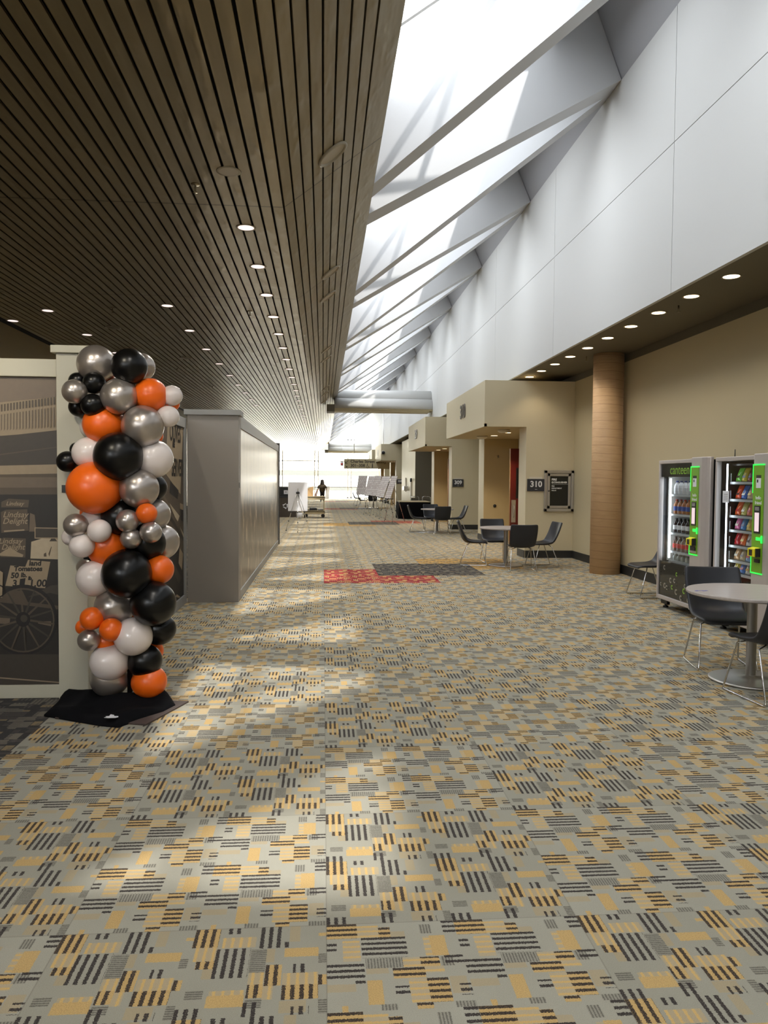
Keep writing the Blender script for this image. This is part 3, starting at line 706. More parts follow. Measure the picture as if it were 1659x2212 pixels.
opoly('s_mid', [z3(100, 180), z3(370, 190), z3(370, 1400), z3(100, 1000)])
opoly('s_roof', [z3(330, 300), z3(370, 310), z3(370, 860), z3(320, 830)])
opoly('s_light', [z3(160, 130), z3(345, 200), z3(300, 945), z3(140, 720)])
opoly('s_black', [z3(190, 800), z3(280, 900), z3(270, 1000), z3(180, 930)])
opoly('s_tan', [z3(100, 960), z3(260, 1210), z3(250, 1180), z3(110, 930)])
opoly('s_pale', [z3(180, 1040), z3(290, 1180), z3(270, 1240), z3(240, 1190)]); opoly('s_light', [z3(295, 1040), z3(365, 1050), z3(365, 1110), z3(295, 1100)]); opoly('s_black', [z3(300, 1110), z3(360, 1110), z3(360, 1240), z3(300, 1220)])
opoly('s_mid', [z3(160, 1180), z3(370, 1440), z3(370, 1560), z3(150, 1300)]); opoly('s_pale', [z3(250, 1210), z3(370, 1360), z3(370, 1400), z3(290, 1290)])
opoly('s_black', [z3(150, 1300), z3(370, 1560), z3(370, 2040), z3(240, 2100), z3(100, 1800)])
opoly('s_light', [z3(290, 1520), z3(328, 1590), z3(315, 1770), z3(278, 1690)])
opoly('s_roof', [z3(200, 1640), z3(310, 1850), z3(280, 1920), z3(200, 1720)])
opoly('s_light', [z3(240, 2060), z3(260, 2030), z3(300, 2100), z3(290, 2110)]); opoly('s_tan', [z3(330, 2060), z3(342, 2030), z3(365, 2050), z3(340, 2075)])
for body, (qx, qy), sz, xs_ in (('OLIVES', (244, 290), .30, .75), ('ARE', (225, 405), .1, .8), ('SERVED', (268, 665), .30, .75)):
    L2[0] += 1; y_, z_ = op(*z3(qx, qy)); om.cur('s_black').text(body, sz, facing('side', (XM+.0002*L2[0], y_, z_)), .006, .00005, 0, xs=xs_)
tag(om.build('mural_print', ps), 'sepia photograph with a pale board reading OLIVES ARE SERVED')
# grey pier and the long partition behind it
pg = thing('display_partition', 'grey pier and long glossy sepia mural partition running down the hall', 'display wall', (-1.45, 14, 0))
MB('pier_grey').box(-1.79, -1.12, 10.35, 10.62, 0, 2.49).box(-1.79, -1.2, 10.62, 19.7, 0, 2.4).build('pier', pg, .003)
MB('frame_grey').box(-1.83, -1.09, 10.31, 10.66, 2.49, 2.56).build('pier_cap', pg, .004)
f_ = MB('frame_grey'); ys = [10.62, 13.7, 16.7, 19.6]
for a, b_ in zip(ys, ys[1:]): f_.box(-1.2, -1.12, a+.003, b_-.003, 2.34, 2.5); f_.box(-1.2, -1.12, a+.003, b_-.003, 0, .12)
f_.box(-1.2, -1.12, 19.5, 19.6, .12, 2.34); f_.build('frame', pg, .003)
MB('shadowgap').box(-1.22, -1.10, 19.6, 19.72, 0, 2.56).build('end_post', pg)
MB('black').box(-1.122, -1.116, 10.40, 10.55, 1.53, 1.60).build('name_plate', pg)
q = MB('mural').box(-1.2, -1.135, 10.62, 19.5, .12, 2.34).build('mural_print', pg); tag(q, 'glossy sepia crowd photograph print')

# ------------------------------------------------------------------ balloon column
BC = atZ(268, 1519); BY = BC.y+.05
bc = thing('balloon_column', 'tall column of orange, black, white and silver balloons on a black pole', 'balloon column', (BC.x, BY, 0))
MB('plate').prism([(-1.82, 5.35, .0), (-1.17, 5.17, .0), (-.98, 5.70, .0), (-1.66, 5.88-.08, .0)], (0, 0, .012)).build('base_plate', bc, .002)
PX = atY(690/2.457, 1480, BY).x
MB('black').tube([(PX, BY, .012), (PX, BY, 2.45)], .02, 12).lathe([(.06, .012), (.06, .03), (.03, .06), (.02, .07)], (PX, BY, 0), 20).build('pole', bc)
def balloon_mesh(kind):
    m_ = MB('b_'+kind); prof = []
    for k in range(1, 18):
        a = PI*k/18; r = math.sin(a); z = -math.cos(a)
        if z < 0: z *= 1.06; r *= (1-.07*(-z)**2)
        prof.append((r, z))
    prof = [(.05, -1.16), (.085, -1.15), (.03, -1.09), (.10, -1.055)]+prof[:]+[(.02, 1.0)]
    m_.lathe(prof, seg=36)
    o = m_.build('balloon'); return o
proto = {k: balloon_mesh(k) for k in ('orange', 'black', 'white', 'silver')}
CN = dict(O='orange', K='black', W='white', S='silver')
# crop pixels (x, y, rx, colour, depth layer: 2 nearest .. -2 farthest)
BL = [(510, 212, 97, 'S', 0), (686, 225, 92, 'K', 1), (748, 228, 72, 'S', -1), (412, 302, 44, 'K', 0), (498, 313, 56, 'K', 1), (395, 358, 62, 'S', 1.6), (415, 440, 49, 'K', 0), (492, 430, 58, 'K', 1.3),
 (634, 385, 95, 'S', 1), (798, 378, 88, 'O', .3), (912, 380, 53, 'W', 0), (893, 490, 55, 'W', .5), (918, 425, 34, 'O', -1), (548, 533, 100, 'O', .4), (496, 545, 68, 'W', -.8), (825, 595, 40, 'O', -1), (575, 320, 50, 'O', -1),
 (757, 542, 108, 'S', 1), (628, 702, 125, 'K', 1.6), (475, 685, 84, 'W', .4), (815, 715, 100, 'W', .2), (358, 730, 54, 'K', .3), (408, 665, 36, 'K', -.6), (428, 775, 44, 'K', -.8), (398, 782, 34, 'S', -1.4),
 (500, 870, 135, 'O', 1.2), (738, 873, 102, 'S', 1), (815, 868, 70, 'K', -1), (635, 1025, 95, 'K', .3), (820, 1010, 82, 'S', -.8), (485, 1040, 57, 'W', .6), (402, 1067, 60, 'S', 1.5), (527, 1098, 61, 'W', 1.6), (376, 1130, 46, 'W', .5), (435, 1177, 62, 'W', 1.4), (468, 1000, 42, 'O', -1),
 (677, 1045, 60, 'S', 1.7), (778, 1005, 54, 'O', 1.6), (800, 1105, 56, 'S', 1.7), (695, 1138, 55, 'S', 1.5), (570, 1180, 106, 'O', 0), (775, 1160, 98, 'K', 0), (852, 1157, 93, 'S', -1.2),
 (672, 1325, 128, 'K', 1.5), (845, 1303, 76, 'O', .2), (502, 1350, 94, 'W', .5), (448, 1290, 40, 'S', -.6), (462, 1240, 30, 'K', -1.2), (604, 1500, 100, 'S', .3), (814, 1483, 117, 'K', 1.1), (486, 1563, 60, 'O', 1.4), (445, 1608, 42, 'O', .4), (590, 1622, 61, 'O', 1.6), (471, 1677, 57, 'S', 1.2), (562, 1685, 55, 'O', .5),
 (707, 1658, 100, 'W', .9), (846, 1620, 82, 'K', -.3), (712, 1545, 45, 'O', -1), (583, 1790, 100, 'W', .5), (810, 1735, 56, 'O', -1), (770, 1788, 88, 'K', .3), (580, 1925, 96, 'S', -.2), (793, 1915, 87, 'O', .3)]
for (cx_, cy_, r, c, dl) in BL:
    y = BY-.105*dl
    p = atY(cx_/2.457, 700+cy_/2.457, y)
    rad = r/2.457*(y/F)
    if p.z-rad < .03: p.z = .03+rad
    o = proto[CN[c]].copy(); COL.objects.link(o); o.parent = bc
    o.location = p-Vector((BC.x, BY, 0))
    out = (p-Vector((PX, BY, p.z+random.uniform(-.05, .05))))
    if out.length < .02: out = Vector((0, -1, 0))
    o.rotation_mode = 'QUATERNION'; o.rotation_quaternion = out.to_track_quat('Z', 'Y'); s_ = rad*1.0
    o.scale = (s_, s_, s_*random.uniform(.98, 1.06)); o['label'] = CN[c]+' balloon'
for o in proto.values(): bpy.data.objects.remove(o)
# black drape over the base: a folded sheet with thickness
out_px = [(95, 1548), (128, 1517), (131, 1508), (190, 1509), (240, 1514), (300, 1512), (350, 1503), (372, 1515), (379, 1527), (352, 1541), (300, 1557), (255, 1573), (215, 1569), (150, 1558)]
W_ = [atZ(px, py) for px, py in out_px]
cen = sum((Vector(p) for p in W_), Vector())/len(W_)
def hgt(x_, y_): return .030+.011*math.sin(x_*13+y_*7)+.009*math.sin(y_*17-x_*9)+.002*math.sin(x_*37+2)
dr = MB('blackcloth'); NR = 12; rings_ = []
bnd = []
for i in range(len(W_)):
    a, b_ = W_[i], W_[(i+1) % len(W_)]
    for k in range(5): bnd.append(a+(b_-a)*k/5)
for j in range(NR+1):
    f = 1-j/NR*.97; rr = []
    for p in bnd:
        q = cen+(p-cen)*f; h_ = hgt(q.x, q.y)*(1 if j > 1 else .55) if j else .004
        back = max(0, (q.y-5.55))*.16*math.sin(min(1, (1-f)*6)*PI*.5) if q.x < -1.2 else max(0, (q.y-5.5))*.2*math.sin(min(1, (1-f)*8)*PI*.5)
        rr.append((q.x, q.y, h_+back+.010))
    rings_.append(rr)
low = [(p[0], p[1], .002) for p in rings_[0]]
dr.rings([low]+rings_, False, True)
tag(dr.build('drape'), 'crumpled black cloth spread over the balloon column base', 'cloth')
c = atZ(241, 1551, .05); wx, wy = c.x, c.y
bm_ = MB('paper'); shp = [(-.045, -.012), (-.03, -.004), (-.042, .012), (-.02, .016), (-.02, .055), (.005, .04), (.015, .014), (.04, .012), (.045, -.004), (.03, -.02), (-.015, -.022)]
bm_.prism([(wx+a, wy+b_, .056) for a, b_ in shp], (0, 0, .003))
tag(bm_.build('paper_scrap'), 'small white bird-shaped scrap lying on the black cloth', 'scrap')

SUN, SKY, EXPO = 18.0, 18.5, 0.38

# ------------------------------------------------------------------ lounge chairs and cafe tables
def make_chair():
    t = thing('lounge_chair', 'x', 'chair')
    P = [(.235, .415, .19, 0), (.245, .437, .215, .004), (.20, .447, .232, .008), (.08, .440, .243, .018), (-.06, .434, .245, .034), (-.155, .444, .243, .055), (-.215, .490, .243, .07), (-.252, .565, .247, .06), (-.285, .665, .252, .045), (-.312, .765, .254, .035), (-.334, .845, .250, .028), (-.338, .862, .235, .024)]
    n = 11; m_ = MB('leather'); rows = []
    for i, (y, z, w, c) in enumerate(P):
        y0, z0, *_ = P[max(i-1, 0)]; y1, z1, *_ = P[min(i+1, len(P)-1)]
        d = Vector((0, y1-y0, z1-z0)).normalized(); nn = Vector((0, d.z, -d.y))   # towards the sitter
        if nn.y < 0 and abs(d.z) > .5: nn = -nn
        if abs(d.z) <= .5 and nn.z < 0: nn = -nn
        rr = []
        for k in range(n):
            u = -1+2*k/(n-1); cu = c*abs(u)**2.6
            rr.append((u*w, y+nn.y*cu, z+nn.z*cu))
        rows.append(rr)
    m_.rings(rows, False, False, True, closed=False)
    sh = m_.build('shell', t, world=False)
    so = sh.modifiers.new('thickness', 'SOLIDIFY'); so.thickness = .036; so.offset = 0
    sd = sh.modifiers.new('smooth', 'SUBSURF'); sd.levels = 1; sd.render_levels = 2
    for sx in (-1, 1):
        L = [(.12, .09, .425), (.205, .13, .40), (.245, .235, .03), (.248, .238, .012), (.245, .22, .008), (.245, -.26, .008), (.244, -.275, .014), (.24, -.272, .03), (.20, -.13, .40), (.12, -.10, .425)]
        MB('chrome').tube([(sx*x, y, z) for x, y, z in L], .0075, 8).build('sled_leg', t, world=False)
    return t
def make_table(r=.52, h=.75):
    t = thing('cafe_table', 'x', 'table')
    MB('lam').lathe([(.001, h-.03), (r-.012, h-.03), (r, h-.022), (r, h-.006), (r-.004, h), (.001, h)], seg=56, smooth=False).build('tabletop', t, world=False)
    MB('steel').lathe([(.04, .02), (.04, h-.045), (.12, h-.04), (.12, h-.03)], seg=28).build('pedestal', t, world=False)
    MB('steel').lathe([(.315, .0), (.33, .006), (.33, .016), (.31, .022), (.15, .032), (.05, .04), (.04, .05)], seg=48).build('base', t, world=False)
    return t
chair0, table0 = make_chair(), make_table()
used = {'c': False, 't': False}
def chair(x, y, ang, label, group):
    """ang: direction the sitter faces, degrees from +Y (hall) clockwise towards +X"""
    rz = -math.radians(ang)
    if not used['c']:
        used['c'] = True; chair0.location = (x, y, 0); chair0.rotation_euler = (0, 0, rz); chair0['label'] = label; chair0['group'] = group; return chair0
    return copy_tree(chair0, (x, y, 0), rz, label, group)
def table(x, y, label):
    if not used['t']:
        used['t'] = True; table0.location = (x, y, 0); table0['label'] = label; table0['group'] = 'round cafe tables'; return table0
    return copy_tree(table0, (x, y, 0), random.uniform(0, 3), label, 'round cafe tables')
table(3.57, 6.10, 'round laminate table on a steel pedestal in front of the vending machines')
GC = 'black lounge chairs on chrome wire legs'
chair(3.57, 6.60, 192, 'black lounge chair on the far side of the vending machine table', GC)
chair(3.46, 5.63, -5, 'black lounge chair cut by the right picture edge, nearest the camera', GC)
chair(4.72, 10.75, -90, 'black lounge chair tucked beyond the drinks vending machine', GC)
table(3.56, 14.72, 'round laminate table in front of entrance 310')
chair(2.98, 14.95, 100, 'black lounge chair left of the table by entrance 310', GC)
chair(3.50, 15.42, 180, 'black lounge chair behind the table by entrance 310', GC)
chair(3.66, 13.95, 4, 'black lounge chair showing its back, in front of the table by entrance 310', GC)
chair(4.22, 14.55, -95, 'black lounge chair right of the table by entrance 310', GC)
table(3.62, 24.2, 'round laminate table in front of entrance 309')
chair(3.02, 24.3, 95, 'black lounge chair left of the table by entrance 309', GC)
chair(3.55, 24.95, 180, 'black lounge chair behind the table by entrance 309', GC)
chair(3.66, 23.5, 2, 'black lounge chair showing its back, in front of the table by entrance 309', GC)
chair(4.22, 24.1, -92, 'black lounge chair right of the table by entrance 309', GC)
table(2.95, 45.0, 'round laminate table beyond the poster easels')
for (dx, dy, a, lb) in ((-.62, .05, 95, 'left of'), (.05, .7, 180, 'behind'), (-.1, -.7, 5, 'in front of'), (.62, 0, -95, 'right of')):
    chair(2.95+dx, 45+dy, a, 'black lounge chair %s the table beyond the poster easels' % lb, GC)
chair(2.25, 50.2, 92, 'black lounge chair standing alone nearest the far window', GC)
# blue scribble on the near table
p = atZ(1516, 1276, .751)
b_ = MB('blue_ink')
for k in range(6): b_.box(p.x-.06+.02*k, p.x-.045+.02*k, p.y-.02+.008*(k % 3), p.y+.012+.006*(k % 2), .7502, .751)
tag(b_.build('sticker'), 'small blue sticker on the near round table', 'sticker')

# ------------------------------------------------------------------ vending machines
VX = 4.43
def vending(ya, yb, yg0, yg1, label, kind):
    """front faces the hall (-X); ya..yb its width, green panel yg0..yg1 (yg1 towards the far side)"""
    t = thing('vending_machine', label, 'vending machine', (VX+.45, (ya+yb)/2, 0))
    zt, zb = 1.94, .12
    c = MB('vend_black'); d0, d1 = VX+.06, VX+.92
    c.box(d0, d1, ya, ya+.02, zb, zt-.02); c.box(d0, d1, yb-.02, yb, zb, zt-.02); c.box(d1-.02, d1, ya, yb, zb, zt-.02)
    c.box(d0, d1, ya, yb, zt-.05, zt-.02); c.box(d0, d1, ya, yb, zb, zb+.03); c.box(d0, d1, ya, yg1, zb+.03, zt-.05)
    c.box(d0, d0+.3, yg1, yb, zb+.03, .60 if kind == 'drinks' else .42)
    c.build('cabinet', t, .004)
    li = MB('vend_in' if kind == 'drinks' else 'vend_black'); zl = .62 if kind == 'drinks' else .45
    li.box(d1-.24, d1-.22, yg1+.02, yb-.03, zl, zt-.08); li.box(d0+.06, d1-.24, yb-.04, yb-.03, zl, zt-.08); li.box(d0+.06, d1-.22, yg1+.02, yb-.03, zt-.1, zt-.08)
    li.build('liner', t)
    fr = MB('vend_silver'); e = .035
    fr.box(VX, VX+.06, yg1, yb, zt-.05, zt-.005); fr.box(VX, VX+.06, yb-e, yb, zb, zt-.05); fr.box(VX, VX+.06, yg1, yb-e, zb, zb+.05)
    door = fr.build('door_frame', t, .006)
    MB('vpane').quad((VX+.02, yg1, zb+.05), (VX+.02, yb-e, zb+.05), (VX+.02, yb-e, zt-.05), (VX+.02, yg1, zt-.05)).build('door_glass', door)
    # bulging silver column with the payment panel
    colr = MB('vend_silver'); r0 = []
    prof = [(VX+.06, ya), (VX+.06, yg1), (VX-.02, yg1), (VX-.035, yg1-.03), (VX-.035, ya+.10), (VX-.015, ya+.03), (VX+.02, ya)]
    colr.prism([(a, b_, zb) for a, b_ in prof], (0, 0, zt+.01-zb)); colr.build('payment_column', t, .008)
    xf = VX-.0355; g0, g1 = (1.08 if kind == 'drinks' else .70), 1.83
    g0 = {'drinks': .80, 'snack': .74}[kind]
    pn = MB('vend_green').box(xf-.006, xf, yg0, yg1-.03, g0, g1).build('green_panel', t)
    MB('green_led').box(xf-.008, xf-.001, yg0-.004, yg1-.022, g1, g1+.012).box(xf-.008, xf-.001, yg1-.032, yg1-.022, g1-.28, g1).box(xf-.008, xf-.001, yg0-.004, yg1-.022, g0-.012, g0).box(xf-.008, xf-.001, yg1-.032, yg1-.024, g0, g0+.2).build('led_edge', pn)
    w = yg1-.03-yg0; q = lambda f: yg0+w*f
    x_ = xf-.008
    MB('paper').box(x_, xf-.006, q(.25), q(.70), 1.60, 1.70).cur('s_dark').box(x_, xf-.006, q(.25), q(.70), 1.70, 1.73).cur('black').box(x_-.001, x_, q(.5), q(.62), 1.655, 1.685).build('notice', pn)
    MB('signwhite').text('hello', .05, facing('left', (x_, q(.45), 1.50)), .0005).text('friend', .05, facing('left', (x_, q(.45), 1.45)), .0005).build('greeting', pn)
    MB('black').box(x_-.004, xf-.006, q(.22), q(.78), 1.14, 1.42).build('screen_bezel', pn)
    MB('screen').box(x_-.006, x_-.004, q(.30), q(.70), 1.16, 1.35).build('payment_screen', pn)
    MB('signwhite').box(x_-.006, x_-.004, q(.32), q(.68), 1.375, 1.379).box(x_-.006, x_-.004, q(.32), q(.68), 1.388, 1.392).box(x_-.006, x_-.004, q(.32), q(.68), 1.401, 1.405).build('screen_legend', pn)
    MB('green_led').box(x_-.004, xf-.006, q(.05), q(.55), 1.07, 1.10).box(x_-.004, xf-.006, q(-.02), q(.1), 1.045, 1.12).build('lit_button', pn)
    rd = MB('yellow').prism([(x_+.002, q(.2), .90), (x_-.05, q(.25), .905), (x_-.05, q(.25), .985), (x_+.002, q(.2), 1.0)], (0, w*.65, 0)).build('card_reader', pn, .003)
    MB('black').box(x_-.053, x_-.05, q(.45), q(.75), .915, .975).box(x_-.045, x_, q(.12), q(.2), .905, .99).build('reader_face', rd)
    MB('black').box(x_-.012, xf-.006, q(.15), q(.6), .845, .88).build('coin_slot', pn)
    if kind == 'drinks':
        ny = MB('vend_silver').box(xf-.007, xf-.002, q(.1), q(.95), .815, .84).cur('black').box(xf-.0075, xf-.004, q(.2), q(.85), .84, .95); ny.build('delivery_sill', pn)
    ft = MB('black')
    for yy_ in (ya+.08, yb-.08): ft.lathe([(.035, 0), (.035, .02), (.015, .03), (.015, .12)], (VX+.1, yy_, 0), 12); ft.lathe([(.035, 0), (.035, .02), (.015, .03), (.015, .12)], (VX+.8, yy_, 0), 12)
    ft.box(VX+.06, VX+.1, yb-.2, yb-.02, .05, .13); ft.build('foot', t)
    return t
v1 = vending(8.54, 9.87, 8.70, 8.92, 'tall drinks vending machine with a green payment panel, farther of the pair', 'drinks')
v2 = vending(7.18, 8.40, 7.36, 7.58, 'snack vending machine with a green payment panel, nearer of the pair', 'snack')
# header, printed skirt and lighting of the drinks machine
hd = MB('vend_black').box(VX+.022, VX+.03, 8.92, 9.835, 1.72, 1.89); hd.cur('canteen').text('canteen', .17, facing('left', (VX+.0215, 9.32, 1.805)), 0.0, .0005); hd.build('header', v1)
sk = MB('vend_black').box(VX+.022, VX+.03, 8.92, 9.835, .17, .62)
random.seed(11)
for k in range(26):
    yy_, zz_, s_ = 8.96+.84*random.random(), .2+.36*random.random()**1.2, random.uniform(.06, .10)
    sk.cur(random.choice(['vend_silver', 'vend_in', 'shadowgap', 'shadowgap', 'canteen'])).text('c', s_*1.5, facing('left', (VX+.0214-.00002*k, yy_, zz_)), .002, .0002)
sk.build('printed_skirt', v1)
MB('led_strip').box(VX+.10, VX+.12, 9.74, 9.755, .66, 1.70).build('light_strip', v1)
MB('led_strip').box(VX+.10, VX+.14, 9.0, 9.7, 1.835, 1.84).build('top_light', v1)
MB('led_strip').box(VX+.05, VX+.062, 8.23, 8.242, .50, 1.86).build('light_strip', v2)
dv = MB('vend_black').box(VX+.08, VX+.64, 8.255, 8.265, .5, 1.86); dv.build('divider', v2)
nt_ = MB('paper').box(VX+.015, VX+.018, 8.12, 8.25, 1.43, 1.56); nt_.cur('sign')
for k in range(4): nt_.box(VX+.014, VX+.015, 8.14, 8.23, 1.46+.02*k, 1.464+.02*k)
tag(nt_.build('paper_notice'), 'white paper notice taped inside the snack machine glass', 'notice')
# shelves and bottles
BOT = [('white_milk', (226, 226, 228), (60, 70, 130)), ('amber', (170, 104, 52), (190, 60, 40)), ('dark_cola', (48, 30, 28), (40, 40, 44)), ('red_cola', (74, 24, 22), (60, 20, 24)), ('clear', (150, 156, 150), (226, 226, 226))]
for nm, c1, c2 in BOT:
    M['bt_'+nm] = mat('bottle_'+nm, c1, .12, coat=.4); M['cap_'+nm] = mat('cap_'+nm, c2, .4)
M['bt_red_label'] = mat('red_label', (206, 40, 34), .4); M['bt_lbl_w'] = mat('white_label', (222, 222, 226), .5); M['bt_lbl_b'] = mat('blue_label', (52, 80, 160), .5)
BN = ['milk-white bottle with a dark cap', 'amber bottle with a red cap', 'dark bottle with a white label', 'dark red bottle with a red label', 'clear bottle with a white cap']
SHN = ['top', 'second', 'third', 'fourth', 'bottom']
zsh = [1.495, 1.235, .985, .745, .50+.14]
zsh = [1.50, 1.245, 1.0, .76, .63]
SX0 = VX+.12
for i, z in enumerate(zsh[:4]):
    MB('tray').box(SX0, SX0+.5, 8.95, 9.78, z-.03, z-.005).build('shelf', v1)
for i, z in enumerate([1.50, 1.245, 1.0, .76]):
    nm = BOT[[0, 1, 2, 3][i]][0]
    r, h = .042, .185 if i else .17
    tb = None
    for k in range(7):
        y = 9.72-.115*k
        if tb is None:
            tb = thing('drink_bottle', BN[i]+' on the %s shelf of the drinks machine' % SHN[i], 'bottle', (SX0+.07, y, z-.004), 0, 'bottles on the %s drinks shelf' % SHN[i])
            MB('bt_'+nm).lathe([(r*.9, 0), (r, .008), (r, h*.62), (r*.8, h*.75), (r*.36, h*.9), (r*.36, h*.93)], (0, 0, 0), 18).build('bottle_body', tb, world=False)
            MB('cap_'+nm).lathe([(r*.42, h*.92), (r*.42, h), (r*.36, h+.004)], (0, 0, 0), 14).build('cap', tb, world=False)
            MB('bt_red_label' if i == 3 else ('bt_lbl_w' if i in (2, 0) else 'bt_lbl_b')).lathe([(r*1.01, h*.22), (r*1.012, h*.25), (r*1.012, h*.5), (r*1.01, h*.53)], (0, 0, 0), 18).build('wrap_label', tb, world=False)
        else: copy_tree(tb, (SX0+.07, y, z-.004), random.uniform(0, 1), None, None)
# bottom row stands on the machine's own deck
MB('tray').box(SX0, SX0+.5, 8.95, 9.78, .605, .63).build('shelf', v1)
tb = None
for k in range(7):
    y = 9.72-.115*k
    if tb is None:
        tb = thing('drink_bottle', 'short clear bottle with a white cap on the bottom shelf of the drinks machine', 'bottle', (SX0+.07, y, .631), 0, 'bottles on the bottom drinks shelf')
        MB('bt_clear').lathe([(.035, 0), (.038, .006), (.038, .055), (.014, .078), (.014, .082)], (0, 0, 0), 18).build('bottle_body', tb, world=False)
        MB('cap_clear').lathe([(.018, .08), (.018, .095), (.015, .098)], (0, 0, 0), 14).build('cap', tb, world=False)
    else: copy_tree(tb, (SX0+.07, y, .631), 0)
# snack trays and bags
random.seed(5)
SC = [[(120, 210, 70), (224, 208, 60), (150, 60, 40)], [(236, 84, 40), (60, 110, 200), (214, 190, 160)], [(240, 110, 50), (206, 200, 110), (230, 120, 90)], [(226, 120, 170), (70, 140, 210), (236, 206, 110)], [(206, 40, 50), (240, 120, 60), (224, 220, 214)], [(226, 180, 130), (190, 170, 130), (120, 170, 220)], [(232, 210, 60), (70, 130, 220), (220, 214, 206)]]
CNM = [['lime green', 'yellow', 'dark red'], ['orange red', 'blue', 'beige'], ['orange', 'pale green', 'coral'], ['pink', 'sky blue', 'gold'], ['red', 'orange', 'white'], ['tan', 'olive tan', 'light blue'], ['yellow', 'blue', 'off-white']]
ORD = ['top', 'second', 'third', 'fourth', 'fifth', 'sixth', 'lowest']
zz = [1.665, 1.475, 1.295, 1.135, .965, .80, .66]
TX = VX+.10
for i, z in enumerate(zz):
    tr = MB('tray').box(TX, TX+.5, 7.60, 8.24, z-.012, z-.006).box(TX-.006, TX, 7.60, 8.24, z-.03, z-.003)
    tr.tube([(TX, 8.233, z+.09), (TX, 8.233, z)], .004, 6); tr.build('tray', v2)
    for k in range(3):
        key = 'bag%d%d' % (i, k); c = SC[i][k]
        M[key] = mat('foil_%s_%d' % (CNM[i][k].replace(' ', '_').replace('-', '_'), i), c, .25, .1, bump=.4, bscale=30); k2 = key+'b'
        M[k2] = mat('foil_print_%d_%d' % (i, k), random.choice([(238, 234, 220), (180, 30, 40), (40, 60, 120), (240, 210, 80), (70, 40, 30)]), .3)
        y = 8.165-.118*k; h = .15 if i != 4 else .165; w_ = .055
        g = thing('snack_bag', '%s snack bag on the %s tray of the snack machine' % (CNM[i][k], ORD[i]), 'snack bag', (TX+.045, y, z+.001), 0, 'snack bags in the snack machine')
        rs = []
        for q in range(9):
            f = q/8; dep = .022*math.sin(PI*min(1, f*1.02))**.7+.002; ww = w_*(1-.06*math.sin(PI*f)); tx_ = .05*f
            rs.append([(tx_+dep*math.sin(2*PI*s/14), ww*math.cos(2*PI*s/14), f*h) for s in range(14)])
        MB(key).rings(rs).build('pouch', g, world=False)
        MB(k2).quad((-.0225+.012, -.03, h*.28), (-.0225+.012, .03, h*.28), (-.0228+.034, .026, h*.62), (-.0228+.034, -.026, h*.62)).build('printed_patch', g, world=False)
# antenna on the farther machine
tag(MB('black').tube([(4.78, 8.62, 1.92), (4.78, 8.62, 2.04)], .006).build('antenna', v1))

# ------------------------------------------------------------------ easels and poster boards
def board_y(hb, hh, lean): return -(.085+(hh-hb)*math.tan(lean))
def make_easel(hb, hh, label, loc, rz, lean, group=None):
    """front (the board side) faces -Y; hb = ledge height, hh = head height"""
    t = thing('display_easel', label, 'easel', loc, rz, group)
    by = board_y(hb, hh, lean)
    for sx in (-1, 1):
        yf = -.22; ym = yf*(hh-hb)/hh
        l = MB('alu').tube([(sx*.03, 0, hh), (sx*.21, yf*.5, hh*.5), (sx*.37, yf, .01)], .011, 8, .008)
        l.cur('black').ball((sx*.21, yf*.5, hh*.5), .024, 10, 6).ball((sx*.29, yf*.75, hh*.26), .02, 10, 6).ball((sx*.37, yf, .014), .016, 10, 6)
        fx = .03+(.34)*(hh-hb)/hh
        l.box(sx*fx-.016, sx*fx+.016, by-.03, ym+.01, hb-.03, hb-.004); l.box(sx*fx-.016, sx*fx+.016, by-.03, by-.02, hb-.03, hb+.03)
        l.build('leg', t, world=False)
    l = MB('alu').tube([(0, .0, hh), (0, .26, hh*.5), (0, .5, .01)], .012, 8, .009); l.cur('black').ball((0, .26, hh*.5), .024, 10, 6).ball((0, .38, hh*.25), .02, 10, 6).ball((0, .5, .014), .016, 10, 6); l.build('leg', t, world=False)
    MB('black').lathe([(.05, hh-.03), (.06, hh-.01), (.06, hh+.02), (.03, hh+.04)], (0, 0, 0), 16).build('head', t, world=False)
    MB('alu').tube([(0, -.02, hh+.03), (0, .04, hh+.16)], .012).build('mast', t, world=False)
    return t
def board(loc, rz, hb, hh, w, h, m_, label, lean=.10, group=None):
    o = MB(m_).box(-w/2, w/2, -.004, .004, 0, h).build('poster_board', None)
    R = Matrix.Rotation(rz, 4, 'Z'); p = Vector(loc)+R @ Vector((0, board_y(hb, hh, lean), hb))
    o.location = p; o.rotation_euler = (-lean, 0, rz)
    return tag(o, label, 'poster board', group)
e = atZ(642, 1150)
rz = PI+.03
make_easel(.64, 1.22, 'aluminium tripod easel seen from behind, left of the hall centre', (e.x, e.y+.5, 0), rz, .13)
board((e.x, e.y+.5, 0), rz, .64, 1.22, .62, .93, 'paper', 'large blank white poster board on the tripod easel seen from behind', .13)
ES = [((1.98, 38.2), (-.75, .20), .58, 'farthest, leftmost'), ((2.33, 36.6), (-.95, .30), .58, 'second from the left'), ((2.52, 35.2), (-1.1, .24), .58, 'third from the left'), ((2.66, 33.9), (-1.32, .34), .54, 'fourth from the left'), ((2.70, 32.3), (-1.28, .36), .54, 'second from the right'), ((2.80, 30.5), (-1.22, .34), .56, 'rightmost and nearest')]
for (px, py), a, w, nm in ES:
    rz, ln = a
    make_easel(.92, 1.45, 'aluminium display easel holding a photo-grid poster, %s of the six' % nm, (px, py, 0), rz, ln, 'row of display easels')
    board((px, py, 0), rz, .92, 1.45, w, .95, 'card', 'white poster board of small photographs, %s of the six on easels' % nm, ln, 'photo poster boards on easels')

